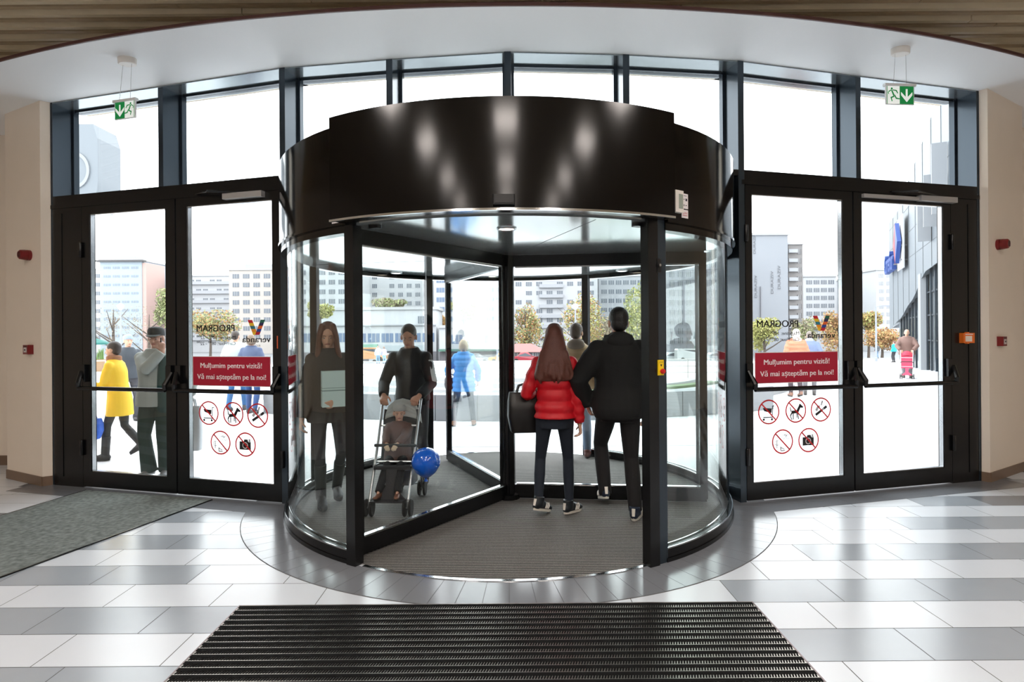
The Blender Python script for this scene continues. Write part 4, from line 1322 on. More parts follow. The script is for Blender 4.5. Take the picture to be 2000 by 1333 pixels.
car('white van nearest the middle of right curved pane', 1352, 86, (226, 228, 230), 4.9, 1.9, True)
car('white car at the left edge of the right curved pane', 1313, 88, (218, 222, 226))
car('pale silver car right of the white van in right curved pane', 1396, 90, (200, 206, 212))
car('white car behind the stroller pusher on the road', 752, 84, (214, 216, 220))
car('orange delivery van standing left of the stroller pusher', 722, 70, (226, 160, 96), 4.4, 1.7, True)
car('dark grey car behind the woman in blue', 930, 88, (150, 156, 164))
# coloured hoardings beyond the cars
for (px, w, col, lb) in ((1368, 11, (60, 150, 140), 'teal hoarding panel beyond the white van'), (1402, 20, (196, 200, 206), 'large pale hoarding panel with red edge beyond the cars')):
    h = thing('hoarding', lb, 'hoarding', (X(px, 96), 96, gz(96)), 0)
    z0, z1 = Zp(px, 700, 96), Zp(px, 676, 96)
    mb = MB(); mb.span(X(px - w, 96), 96, z0, X(px + w, 96), 96.15, z1); mb.build('panel', mat('hoarding_%d' % col[0], col, 0.6), h)
    mb = MB(); mb.span(X(px + w - 6, 96), 95.95, z0, X(px + w, 96), 96, z1); mb.build('stripe', mat('hoarding_red', (206, 70, 70), 0.6), h)
    for s_ in (-1, 1):
        mb = MB(); xx = X(px, 96) + s_ * 0.8; mb.span(xx - .06, 96.02, gz(96), xx + .06, 96.12, z0); mb.build('post', M_SCF, h)

# ---- lamp posts
def lamp(label, px, y, pytop, globe):
    x = X(px, y); zt = Zp(px, pytop, y); z0 = gz(y)
    t = thing('street_lamp', label, 'street lamp', (x, y, z0))
    r = 0.045 * y / 30
    mb = MB(); mb.lathe([(r * 1.5, 0), (r * 1.5, 0.3), (r, 0.35), (r * 0.8, zt - z0)], (x, y, z0), 12); mb.build('pole', mat('lamp_pole', (176, 182, 196), 0.5), t)
    if globe:
        mb = MB(); mb.lathe([(r * 1.2, 0), (0.16 * y / 30, .16 * y / 30), (0.17 * y / 30, .24 * y / 30), (0.05, .34 * y / 30)], (x, y, zt), 18); mb.build('lantern', mat('lamp_white', (238, 238, 240), 0.4), t)
    else:
        mb = MB(); mb.tube([(x, y, zt), (x + .5, y, zt + .12), (x + 1.3, y, zt + .1)], [.05, .05, .1], 8); mb.build('arm', mat('lamp_pole', (176, 182, 196), 0.5), t)
lamp('grey lamp post with white globe left of the man in the cap', 236, 34, 606, True)
lamp('thin white lamp post just left of the turning cross post', 971, 60, 588, False)
lamp('grey lamp post right of the right-hand meeting stiles', 1711, 50, 600, False)
lamp('short white lamp post behind the person in beige', 1124, 62, 606, True)

# ---- trees
_leafm = {}
def tree(label, px, y, pyt, pyb, wpx, cols, bare=False, seed=1):
    rng = random.Random(seed)
    x = X(px, y); zt = Zp(px, pyt, y); zb = max(gz(y) + 0.8, Zp(px, pyb, y)); z0 = gz(y)
    t = thing('tree', label, 'tree', (x, y, z0))
    rx = wpx * y / FPX / 2; h = zt - zb
    mt = mat('bark', (110, 98, 90), 0.9)
    mb = MB()
    mb.tube([(x, y, z0 - .1), (x + .1, y, z0 + (zb - z0) * .8), (x, y + .1, zb + h * .5), (x + .1, y, zt - h * .15)], [.22, .17, .11, .03], 8)
    for k_ in range(9 if bare else 5):
        a = rng.uniform(0, 2 * PI); zz = zb + h * rng.uniform(.0, .55)
        mb.tube([(x, y, zz), (x + rx * .4 * math.cos(a), y + rx * .4 * math.sin(a), zz + h * .16), (x + rx * .85 * math.cos(a), y + rx * .85 * math.sin(a), zz + h * .36)], [.09, .06, .02], 6)
    mb.build('trunk', mt, t)
    mb = MB()
    n = 900 if bare else 3200
    blobs = [(rng.uniform(-.55, .55), rng.uniform(-.5, .5), rng.uniform(.22, .8), rng.uniform(.3, .5)) for _ in range(9)]
    s0 = 0.0085 * y / 4
    for _ in range(n):
        b = rng.choice(blobs)
        d = Vector((rng.gauss(0, 1), rng.gauss(0, 1), rng.gauss(0, 1))).normalized() * (rng.random() ** .4) * b[3]
        taper = 1 - max(0, b[2] - .5) * .7
        c = Vector((x + (b[0] * taper + d.x) * rx, y + (b[1] * taper + d.y) * rx, zb + h * min(1.0, max(0, b[2] + d.z * .7))))
        s_ = s0 * rng.uniform(.5, 1.3) * (.5 if bare else 1)
        u = Vector((rng.gauss(0, 1), rng.gauss(0, 1), rng.gauss(0, 1))).normalized(); w = u.cross(Vector((rng.gauss(0, 1), rng.gauss(0, 1), rng.gauss(0, 1)))).normalized()
        mb.add([c - u * s_, c - w * s_ * .6, c + u * s_, c + w * s_ * .6], [(0, 1, 2, 3)], rng.randrange(len(cols)))
    ms = []
    for c in cols:
        ms.append(mat('leaf_%d_%d_%d' % c, c, 0.8))
    mb.build('foliage', ms, t, recalc=False)
YG = [(206, 206, 120), (186, 190, 106), (222, 214, 140)]
OR = [(226, 176, 120), (214, 190, 120), (216, 160, 110)]
GR = [(176, 188, 128), (160, 174, 118), (196, 200, 140)]
BR = [(190, 176, 150), (176, 162, 140), (200, 186, 156)]
tree('yellow-green bushy tree right of the rear left door post', 905, 116, 584, 642, 70, YG, seed=3)
tree('small orange tree low behind the rear left door post', 862, 124, 618, 648, 36, OR, seed=4)
tree('orange and green tree left of the woman in red', 1026, 98, 588, 694, 80, OR + GR, seed=5)
tree('broad yellow-orange tree beyond the person in beige', 1135, 100, 574, 690, 110, OR + YG, seed=6)
tree('tall yellow-green tree right of the man in black', 1252, 92, 545, 700, 84, YG + GR, seed=7)
tree('brownish shrubby tree between the woman in red and man in black', 1190, 114, 620, 700, 90, BR, seed=8)
tree('pale olive tree over the market hall roof', 765, 122, 580, 608, 90, GR + BR, seed=9)
tree('bare brownish tree behind the person in yellow coat', 220, 60, 590, 690, 110, BR, True, seed=10)
tree('bare brown tree behind the man in the cap', 290, 66, 600, 700, 100, BR, True, seed=11)
tree('green tree beside the left meeting stiles', 326, 90, 566, 640, 60, GR, seed=12)
tree('green and rust tree behind the left opening hours lettering', 410, 84, 606, 668, 120, GR + OR, seed=13)
tree('yellow tree seen through the left curved pane', 625, 88, 590, 625, 60, YG, seed=14)
tree('yellow-green tree behind the right opening hours lettering', 1492, 70, 622, 700, 84, YG, seed=15)
tree('brown tree behind the emblem on right door', 1574, 84, 614, 690, 70, BR + GR, seed=16)
tree('orange tree just left of the right meeting stiles', 1640, 92, 606, 690, 70, OR, seed=17)
tree('yellow tree right of the right meeting stiles', 1696, 92, 604, 655, 50, YG + OR, seed=18)
tree('low orange hedge-like tree left of curved shopping centre wall', 1722, 86, 640, 684, 90, OR, seed=19)

# ---- green parasol and planters by the far left door
t = thing('parasol', 'green cafe parasol at the left edge of far left door', 'parasol', (X(170, 44), 44, gz(44)))
px_, py_ = X(170, 44), 44
mb = MB(); mb.tube([(px_, py_, gz(44)), (px_, py_, 1.62)], 0.035, 8); mb.build('pole', M_GREYP, t)
mb = MB(); mb.lathe([(1.45, 1.02), (1.47, 1.16), (.75, 1.44), (.06, 1.66)], (px_, py_, 0), 8); mb.build('canopy', mat('green_canopy', (44, 128, 120), 0.8), t)
t = thing('planter', 'wooden cafe planter with green plant beside the green parasol', 'planter', (X(190, 36), 36, gz(36)))
mb = MB(); mb.span(X(181, 36), 36, gz(36), X(199, 36), 36.5, gz(36) + .75); mb.build('box', mat('planter_wood', (176, 140, 104), 0.7, noise=.3, nscale=3), t)
mb = MB()
for q in range(40):
    a = random.uniform(0, 2 * PI); r_ = random.uniform(0, .2); cx = X(190, 36) + r_ * math.cos(a); cy = 36.25 + r_ * math.sin(a)
    mb.tube([(cx, cy, gz(36) + .7), (cx + random.uniform(-.1, .1), cy, gz(36) + random.uniform(1.0, 1.45))], [.03, .008], 5)
mb.build('leaves', mat('planter_leaf', (120, 156, 84), 0.8), t)
t = thing('cafe_table', 'small white cafe table beyond the person in yellow coat', 'table', (X(206, 30), 30, gz(30)))
mb = MB(); mb.lathe([(.4, .72), (.4, .75)], (X(206, 30), 30, gz(30)), 20); mb.build('table_top', mat('white_top', (232, 226, 218), .5), t)
mb = MB(); mb.lathe([(.25, 0), (.25, .03), (.03, .05), (.03, .72)], (X(206, 30), 30, gz(30)), 14); mb.build('pedestal', M_GREYP, t)

# ---- shopping-centre wing on the right: sweeping metal wall over a tall glazed front
M_CLAD = mat('pale_metal_cladding', (142, 150, 158), 0.5, 0.0, noise=0.03, nscale=0.4)
wd = unit((17.9, 24.0), (26.2, 40.0))
def wp(y): return 17.9 + (y - 24.0) * (26.2 - 17.9) / 16.0
def zlow(y):
    P = [(10, 4.75), (23.2, 4.57), (27.4, 4.4), (31.5, 3.16), (35.5, 2.3), (40, 1.7)]
    for (a, b), (c, d) in zip(P[:-1], P[1:]):
        if a <= y <= c: 
            k = (y - a) / (c - a); k = k * k * (3 - 2 * k) * .5 + k * .5
            return b + (d - b) * k
    return P[-1][1] if y > 40 else P[0][1]
def ztop(y): return 9.0 + max(0, 36 - y) * 0.21
mall = thing('shopping_centre_wing', 'pale curved metal-clad shopping centre wall with glazed front on the right', 'building', (wp(24), 24, 0))
mb = MB()
Y = [12 + 28 * i / 56 for i in range(57)]
v = []; nv = Vector((wd[1], -wd[0]))           # towards the building's inside
for y in Y:
    for (o, z) in ((0, zlow(y)), (0, ztop(y)), (.5, ztop(y)), (.5, zlow(y) + .35)):
        v.append((wp(y) + nv.x * o, y + nv.y * o, z))
f = []
for i in range(len(Y) - 1):
    for k in range(4):
        a, b = i * 4 + k, i * 4 + (k + 1) % 4
        f.append((a, b, b + 4, a + 4))
f += [(0, 3, 2, 1), tuple(len(v) - 4 + q for q in range(4))]
mb.add(v, f); mb.build('metal_wall', M_CLAD, mall)
mb = MB()
e = (wp(40), 40)
mb.prism([e, (e[0] + nv.x * 14, e[1] + nv.y * 14), (e[0] + nv.x * 14 - 1.5, e[1] + nv.y * 14 - 3), (e[0] - wd[0] * .2 + nv.x * .2, e[1] - wd[1] * .2 + nv.y * .2)], zlow(40) + .1, ztop(40)); mb.build('end_wall', M_CLAD, mall)
mb = MB()
for i in range(1, 14):
    y = 12 + 2.0 * i
    mb.hexa([(wp(y) - .012, y, zlow(y) + .02), (wp(y) - .012, y + .025, zlow(y) + .02), (wp(y) + .02, y + .025, zlow(y) + .02), (wp(y) + .02, y, zlow(y) + .02),
             (wp(y) - .012, y, ztop(y)), (wp(y) - .012, y + .025, ztop(y)), (wp(y) + .02, y + .025, ztop(y)), (wp(y) + .02, y, ztop(y))])
for z in (5.6, 7.0, 8.4):
    for a, b in zip(Y[:-1], Y[1:]):
        mb.hexa([(wp(a) - .01, a, z), (wp(b) - .01, b, z), (wp(b) + .02, b, z), (wp(a) + .02, a, z), (wp(a) - .01, a, z + .025), (wp(b) - .01, b, z + .025), (wp(b) + .02, b, z + .025), (wp(a) + .02, a, z + .025)])
mb.build('panel_joint', mat('panel_joint', (112, 118, 124), .6), mall)
def wq(y, o): return (wp(y) + nv.x * o, y + nv.y * o)
mb = MB()
for i in range(12, 38):
    a, b = float(i), float(i + 1)
    A, B = wq(a, .3), wq(b, .3)
    mb.add([(A[0], A[1], gz(a)), (B[0], B[1], gz(b)), (B[0], B[1], zlow(b) + .3), (A[0], A[1], zlow(a) + .3)], [(0, 1, 2, 3)])
mb.build('glazing', mat('shop_glazing', (150, 160, 166), .06, 0.0, 0.8), mall, recalc=False)
for i in range(25):
    y = 12.5 + i
    A = wq(y, .22)
    mb = MB(); mb.box((A[0], A[1], (gz(y) + zlow(y)) / 2 + .1), (.09, .16, zlow(y) - gz(y) + .2), math.atan2(wd[1], wd[0]) + PI / 2)
    mb.build('mullion', M_NAVY, mall)
mb = MB()
for z in (1.1, 2.3, 3.4):
    for a, b in zip(Y[:-4], Y[1:-3]):
        if zlow(b) < z + .2: continue
        A, B, C, D = wq(a, .2), wq(b, .2), wq(b, .28), wq(a, .28)
        mb.hexa([(A[0], A[1], z), (B[0], B[1], z), (C[0], C[1], z), (D[0], D[1], z), (A[0], A[1], z + .07), (B[0], B[1], z + .07), (C[0], C[1], z + .07), (D[0], D[1], z + .07)])
mb.build('glazing_bar', M_NAVY, mall)
A = wq(28.8, .1); mb = MB(); mb.box((A[0], A[1], 1.95), (.3, .75, 4.9), math.atan2(wd[1], wd[0]) + PI / 2); mb.build('pier', mat('white_pier', (186, 190, 196), .6), mall)
A = wq(33, .15)
for (y, za, zb) in ((24.6, 6.0, 8.2), (26.0, 5.6, 8.0), (22.9, 6.2, 9.0)):
    A = wq(y, -.28); mb = MB(); mb.box((A[0], A[1], (za + zb) / 2), (.5, .12, zb - za), math.atan2(wd[1], wd[0]) + PI / 2); mb.build('banner_fin', mat('white_pier', (186, 190, 196), .6), mall)
# blue shop sign standing off the metal wall
sg = thing('shop_wall_sign', 'blue shop lettering with red and blue emblem on the curved metal wall', 'sign', (wp(36), 36, 5.5))
def on_wall(vs_, y0, z0, off, th):
    # text space: x along the wall towards the viewer, y up
    out = []
    for (a, b, c) in vs_:
        y = y0 - a * wd[1]; x = wp(y0) - a * wd[0]
        out.append((x - nv.x * (off + c), y - nv.y * (off + c), z0 + b))
    return out
v_, f_ = text_mesh('Carrefour', 1.0, 'CENTER', .12, .012)
xs_ = [p[0] for p in v_]; k = 4.4 / (max(xs_) - min(xs_))
mb = MB(); mb.add(on_wall([(p[0] * k, p[1] * 1.75, p[2]) for p in v_], 36.9, 5.35, .3, .2), f_); mb.build('lettering', mat('sign_blue', (28, 84, 178), .4), sg)
mb = MB(); q = on_wall([(-.9, 0, .0), (-.05, 1.15, 0), (-.05, .55, 0), (-.05, -.55, 0), (-.05, -1.15, 0)], 33.2, 6.6, .3, 0)
q2 = on_wall([(-.9, 0, .2), (-.05, 1.15, .2), (-.05, .55, .2), (-.05, -.55, .2), (-.05, -1.15, .2)], 33.2, 6.6, .3, 0)
mb.add(q + q2, [(0, 1, 2, 3, 4), (9, 8, 7, 6, 5), (0, 5, 6, 1), (0, 4, 9, 5), (1, 6, 9, 4)]); mb.build('emblem_red', mat('sign_red', (206, 30, 50), .4), sg)
mb = MB(); q = on_wall([(.05, 1.15, 0), (.95, 0, 0), (.05, -1.15, 0)], 33.2, 6.6, .3, 0); q2 = on_wall([(.05, 1.15, .2), (.95, 0, .2), (.05, -1.15, .2)], 33.2, 6.6, .3, 0)
mb.add(q + q2, [(0, 1, 2), (5, 4, 3), (0, 3, 4, 1), (1, 4, 5, 2), (2, 5, 3, 0)]); mb.build('emblem_blue', mat('sign_blue', (28, 84, 178), .4), sg)
mb = MB(); q = on_wall([(-1.2, -1.5, -.05), (1.2, -1.5, -.05), (1.2, 1.5, -.05), (-1.2, 1.5, -.05)], 33.2, 6.6, .3, 0); q2 = on_wall([(-1.2, -1.5, -.12), (1.2, -1.5, -.12), (1.2, 1.5, -.12), (-1.2, 1.5, -.12)], 33.2, 6.6, .3, 0)
mb.hexa(q + q2); mb.build('backing', mat('sign_white', (232, 234, 238), .5), sg)
mb = MB()
for y in (39, 37, 35, 33.8, 32.6):
    for z in (5.6, 6.4):
        a = (wp(y), y, z); mb.tube([a, (a[0] - nv.x * .35, a[1] - nv.y * .35, z)], .05, 6)
mb.build('bracket', M_SCF, sg)
# rounded wing of the shopping centre high on the left
lw = thing('shopping_centre_wing', 'rounded pale wing of the shopping centre high behind the far left window', 'building', (-15.2, 20, 6))
mb = MB()
prof = []
for i in range(13):
    a = PI / 2 * i / 12
    prof.append((-14.35 + 0.35 * math.sin(a), 6.0 + 0.35 * (1 - math.cos(a)) * 3))
poly = [(-17.5, 6.0)] + prof + [(-14.0, 8.4), (-14.15, 8.9), (-17.5, 8.9)]
n = len(poly)
mb.add([(p[0], 20, p[1]) for p in poly] + [(p[0], 21.2, p[1]) for p in poly], [tuple(range(n)), tuple(range(2 * n - 1, n - 1, -1))] + [(i, i + n, (i + 1) % n + n, (i + 1) % n) for i in range(n)])
mb.build('metal_wall', M_CLAD, lw)
mb = MB(); mb.span(-17.4, 20.2, -1, -16.6, 21, 6.1); mb.build('support_pier', M_CLAD, lw)
mb = MB()
for i in range(28):
    a0, a1 = 2 * PI * i / 28, 2 * PI * (i + 1) / 28
    c = (-14.75, 7.3)
    P = [(c[0] + r_ * math.cos(a) * .8, c[1] + r_ * math.sin(a)) for r_, a in ((.5, a0), (.62, a0), (.62, a1), (.5, a1))]
    mb.hexa([(p[0], 19.95, p[1]) for p in P] + [(p[0], 20.0, p[1]) for p in P])
mb.build('round_emblem', mat('emblem_grey', (170, 174, 180), .5), lw)
ALB = 1.0
# ---------------------------------------------------------------- people
def fuse(mb, name, mats, parent, vox, it=6, post=None, sm=0.5):
    """join overlapping closed shapes into one continuous smooth surface"""
    me = bpy.data.meshes.new('tmp')
    me.from_pydata(mb.v, [], mb.f)
    b = bmesh.new(); b.from_mesh(me); bmesh.ops.recalc_face_normals(b, faces=b.faces); b.to_mesh(me); b.free()
    o = bpy.data.objects.new('tmp', me); COL.objects.link(o)
    r = o.modifiers.new('r', 'REMESH'); r.mode = 'VOXEL'; r.voxel_size = vox; r.adaptivity = 0
    if it:
        s = o.modifiers.new('s', 'SMOOTH'); s.factor = sm; s.iterations = it
    dg = bpy.context.evaluated_depsgraph_get(); dg.update()
    nm = bpy.data.meshes.new_from_object(o.evaluated_get(dg))
    COL.objects.unlink(o); bpy.data.objects.remove(o); bpy.data.meshes.remove(me)
    nm.name = name
    if post:
        for v in nm.vertices: v.co = post(v.co)
    nm.materials.clear()
    for m in (mats if isinstance(mats, (list, tuple)) else [mats]): nm.materials.append(m)
    nm.polygons.foreach_set('use_smooth', [True] * len(nm.polygons))
    nm.update()
    return link(name, nm, parent)

def ik(A, T, l1, l2, hint):
    A = Vector(A); T = Vector(T); d = T - A; L = d.length
    if L > (l1 + l2) * 0.995:
        T = A + d.normalized() * (l1 + l2) * 0.995; d = T - A; L = d.length
    L = max(L, abs(l1 - l2) + 0.01)
    x = (l1 * l1 - l2 * l2 + L * L) / (2 * L)
    hh = math.sqrt(max(l1 * l1 - x * x, 0))
    n = d.normalized(); h = Vector(hint); h = h - n * h.dot(n)
    if h.length < 1e-6: h = Vector((0, 1, 0))
    return A + n * x + h.normalized() * hh, T

def hand(mb, W, d, th, pn, s, curl):
    d = Vector(d).normalized(); th = Vector(th); th = (th - d * th.dot(d)).normalized(); pn = Vector(pn)
    pn = (pn - d * pn.dot(d) - th * pn.dot(th)).normalized()
    W = Vector(W)
    mb.tube([W - d * .02 * s, W + d * .03 * s, W + d * .075 * s, W + d * .088 * s], [(.026 * s, .02 * s), (.036 * s, .017 * s), (.042 * s, .016 * s), (.04 * s, .013 * s)], 12, side=th, dome=True)
    for i, (o, L) in enumerate(((.031, .068), (.0105, .078), (-.0105, .073), (-.031, .056))):
        p = W + d * .08 * s + th * o * s
        pts = [p]; a = curl * .35
        for f in (.42, .32, .26):
            a += curl * (.55 + .06 * i)
            dd = d * math.cos(a) + pn * math.sin(a)
            p = p + dd * L * f * s; pts.append(p)
        mb.tube(pts, [.0095 * s, .009 * s, .0085 * s, .0075 * s], 8, dome=True)
    p = W + d * .022 * s + th * .03 * s
    d1 = (d * .62 + th * .62 + pn * .35).normalized(); d2 = (d * .8 + th * .25 + pn * .45 * (1 + curl)).normalized()
    mb.tube([p, p + d1 * .036 * s, p + d1 * .036 * s + d2 * .032 * s], [.0125 * s, .0105 * s, .0085 * s], 8, dome=True)

def person(label, x, y, rz, h=1.72, z0=0.0, fem=False, lean=0.0, yaw=0.0, nod=0.0, hip_z=None, hip_y=0.0,
           feet=None, hands=None, skin=(206, 160, 136), jacket=None, legs=None, shoes=None, hair=None, cap=None, face=False,
           vox=0.007, hs=1.0, group=None, scarf=None, shift=0.0, hand_curl=0.7, gloves=None):
    s = h / 1.75
    root = thing('person', label, 'person', (x, y, z0), rz, group)
    hz = .93 * s if hip_z is None else hip_z
    sw = (.148 if fem else .172) * s
    cl, sl = math.cos(lean), math.sin(lean)
    def TR(p):
        # lean the trunk about the hips
        dx, dy, dz = p[0] + shift * max(0, (p[2] - .93 * s)) , p[1], p[2] - .93 * s
        return Vector((dx, hip_y + dy * cl + dz * sl, hz + dz * cl - dy * sl))
    def LOW(p):
        return Vector((p[0], hip_y + p[1], hz + p[2] - .93 * s))
    feet = feet or {'L': (-.1, 0, 0, 0, 0), 'R': (.1, 0, 0, 0, 0)}
    hands = hands or {}
    body = MB(); n = 14
    # trunk
    bw = .92 if fem else 1.0
    prof = [(.90, .150, .105), (.98, .155 if fem else .150, .105), (1.08, .125 * bw + .012, .092), (1.18, .135 * bw, .098), (1.30, .150 * bw, .108), (1.39, .150 * bw, .092), (1.45, .10, .07), (1.50, .052, .054), (1.56, .05, .053)]
    body.tube([TR((0, 0, z * s)) for z, a, b in prof], [(a * s, b * s) for z, a, b in prof], 20, side=(1, 0, 0))
    # head
    nb = TR((0, .0, 1.515 * s))
    Hr = Matrix.Rotation(yaw, 3, 'Z') @ Matrix.Rotation(-nod - lean * .5, 3, 'X')
    k = s * hs
    def HP(p): return nb + Hr @ (Vector(p) * k)
    def hell(mb_, c, r, nn=18, mm=12): mb_.ell(HP(c), tuple(q * k for q in r), nn, mm, Hr)
    body.tube([TR((0, 0, 1.44 * s)), HP((0, -.005, .03)), HP((0, -.01, .09))], [.056 * s, .052 * k, .05 * k], 14)
    hell(body, (0, -.012, .137), (.076, .095, .092)); hell(body, (0, .026, .078), (.059, .066, .08)); hell(body, (0, .066, .02), (.026, .022, .02))
    body.tube([HP((0, .088, .108)), HP((0, .102, .085)), HP((0, .106, .07))], [.008 * k, .012 * k, .014 * k], 8, dome=True)
    hell(body, (0, .078, .118), (.044, .016, .011), 10, 7)
    for q in (-1, 1): hell(body, (q * .077, -.006, .095), (.011, .022, .034), 10, 8)
    # arms
    elbows = {}
    sides = {'L': -1, 'R': 1}
    armpts = {}
    for S, q in sides.items():
        sh = TR((q * sw, 0, 1.39 * s))
        T, hint = hands.get(S, ((q * .27 * s, .05, .86 * s), (q * .6, -1, 0)))[:2]
        el, wr = ik(sh, T, .30 * s, .265 * s, hint)
        armpts[S] = (sh, el, wr)
        body.tube([sh, sh.lerp(el, .5), el, el.lerp(wr, .35), wr], [.05 * s, .043 * s, .036 * s, .038 * s, .025 * s], 12, dome=True)
        d = (wr - el).normalized()
        spec = hands.get(S)
        if spec and len(spec) > 2:
            th, pn = spec[2], spec[3]
            if len(spec) > 4: d = Vector(spec[4])
        else:
            th, pn = (0, 1, 0), (-q, 0, 0)
        if not gloves: hand(body, wr, d, th, pn, s, hand_curl)
        armpts[S] += (d, th, pn)
    # legs
    legpts = {}
    for S, q in sides.items():
        fx, fy, fz, fyaw, fpit = feet[S]
        hj = LOW((q * .088 * s, 0, .92 * s))
        an = Vector((fx, fy, fz + .085 * s + .06 * math.sin(fpit)))
        kn, an = ik(hj, an, .435 * s, .42 * s, (q * .12, 1, 0))
        legpts[S] = (hj, kn, an)
        body.tube([hj, hj.lerp(kn, .5), kn, kn.lerp(an, .3), an], [q_ * s * (.86 if fem else 1.0) for q_ in (.078, .064, .048, .05, .034)], 12, dome=True)
        fd = Vector((-math.sin(fyaw), math.cos(fyaw), -math.tan(fpit) if fpit < 1 else -1)).normalized()
        body.tube([an - fd * .02 * s, an + fd * .04 * s + Vector((0, 0, -.03 * s))], [.028 * s, .022 * s], 10, dome=True)
    mskin = mat('skin_%d_%d_%d' % skin, skin, 0.55, noise=.05, nscale=20)
    fuse(body, 'body', mskin, root, vox, 3, sm=.4)
    # face details
    if face:
        M_EYE = mat('eye_white', (196, 188, 182), .3); M_IRIS = mat('eye_dark', (40, 30, 26), .3); M_LIP = mat('lips', (168, 96, 92), .5); M_BROW = mat('brow', (58, 44, 38), .8)
        for q in (-1, 1):
            e = MB(); hell(e, (q * .03, .0795, .1), (.0115, .008, .0062), 12, 8); hell(e, (q * .03, .0862, .1), (.0056, .003, .0052), 10, 7)
            nn = len(e.f) // 2
            e.m = [0] * len(e.f)
            cnt = 12 * 6 + 24
            for i in range(cnt, len(e.f)): e.m[i] = 1
            e.build('eye', [M_EYE, M_IRIS], root, smooth=True, local=True)
            e = MB(); e.tube([HP((q * .013, .0925, .121)), HP((q * .03, .0915, .1245)), HP((q * .047, .08, .121))], [.0026 * k, .0032 * k, .002 * k], 6, dome=True)
            e.build('eyebrow', M_BROW, root, local=True)
        e = MB(); e.tube([HP((-.022, .0825, .043)), HP((0, .0925, .045)), HP((.022, .0825, .043))], [.0035 * k, .0065 * k, .0035 * k], 8, dome=True)
        e.build('mouth', M_LIP, root, smooth=True, local=True)
    # trousers
    if legs:
        w = legs.get('w', 1.0)
        m = MB()
        pr = [(.80, .150, .112), (.86, .165, .122), (.94, .164, .12), (1.02, .15, .112)]
        m.tube([TR((0, 0, z * s)) if z > .93 else LOW((0, 0, z * s)) for z, a, b in pr], [(a * s * (1.0 + (w - 1) * .4), b * s) for z, a, b in pr], 20, side=(1, 0, 0))
        for S in 'LR':
            hj, kn, an = legpts[S]
            end = an + (an - kn).normalized() * .02 * s
            if legs.get('crop'): end = kn.lerp(an, legs['crop'])
            r_ = [.092, .08 * w, .062 * w, .063 * w, legs.get('hem', .05) * w]
            m.tube([hj + Vector((0, 0, .01)), hj.lerp(kn, .5), kn, kn.lerp(an, .35), end], [q * s for q in r_], 14)
        fuse(m, 'trousers', mat(legs.get('mat', 'cloth_%d_%d_%d' % legs['col']), legs['col'], .85, noise=.12, nscale=9, bump=.3, bscale=90), root, max(vox, .008), 4)
    # footwear
    if shoes:
        for S in 'LR':
            fx, fy, fz, fyaw, fpit = feet[S]
            hj, kn, an = legpts[S]
            M = Matrix.Translation(Vector((an.x, an.y, fz))) @ Matrix.Rotation(fyaw, 4, 'Z') @ Matrix.Translation(Vector((0, .16 * s, 0))) @ Matrix.Rotation(-fpit, 4, 'X') @ Matrix.Translation(Vector((0, -.16 * s, 0)))
            m = MB(); b0 = shoes.get('sole_h', .022) * s
            m.tube([(0, -.055 * s, .045 * s), (0, .03 * s, .052 * s), (0, .11 * s, .04 * s), (0, .165 * s, .033 * s)], [(.036 * s, .042 * s), (.041 * s, .05 * s), (.046 * s, .036 * s), (.037 * s, .026 * s)], 14, side=(1, 0, 0), dome=True)
            top = shoes.get('top', .11) * s
            if top > .2 * s:
                sh_dir = M.inverted() @ kn
                a_ = Vector((0, -.02 * s, .06 * s)); dv = (sh_dir - a_).normalized()
                m.tube([a_, a_ + dv * (top * .5), a_ + dv * top], [.048 * s, .052 * s, .058 * s], 14)
            else:
                m.tube([(0, -.02 * s, .04 * s), (0, -.022 * s, top)], [(.044 * s, .055 * s), (.046 * s, .056 * s)], 14, side=(1, 0, 0))
            def post(v, M=M, b0=b0):
                v = v.copy(); v.z = max(v.z, b0 * .4)
                return M @ v
            so = fuse(m, 'shoe', mat('shoe_%d_%d_%d' % shoes['col'], shoes['col'], .5), root, max(vox, .006), 3, post)
            poly = []
            for i in range(20):
                a = 2 * PI * i / 20
                ww = .047 * s if math.sin(a) > 0 else .038 * s
                poly.append((ww * math.cos(a) * (1 - .12 * max(0, math.sin(a)) ** 2), .055 * s + .138 * s * math.sin(a)))
            m = MB(); m.prism(poly, 0, b0)
            if shoes.get('heel'):
                m = MB(); m.prism(poly, 0.012, b0); m.tube([(0, -.05 * s, .02), (0, -.055 * s, -.0 + .001)], [.02, .014], 8)
            m.v = [tuple(M @ Vector(p)) for p in m.v]
            m.build('sole', mat('sole_%d_%d_%d' % shoes.get('sole', (30, 28, 28)), shoes.get('sole', (30, 28, 28)), .6), so, local=True)
            if shoes.get('stripes'):
                m = MB()
                for sd in (-1, 1):
                    for i in range(3):
                        yy = (.045 + .024 * i) * s
                        m.tube([(sd * .047 * s, yy - .012 * s, .028 * s), (sd * .043 * s, yy + .004, .055 * s), (sd * .026 * s, yy + .014 * s, .078 * s)], .0055 * s, 6)
                m.tube([(0, -.088 * s, .04 * s), (0, -.082 * s, .1 * s)], [(.012 * s, .005), (.015 * s, .005)], 8, side=(1, 0, 0))
                m.v = [tuple(M @ Vector(p)) for p in m.v]
                m.build('shoe_stripes', mat('white_leather', (226, 220, 212), .5), so, local=True)
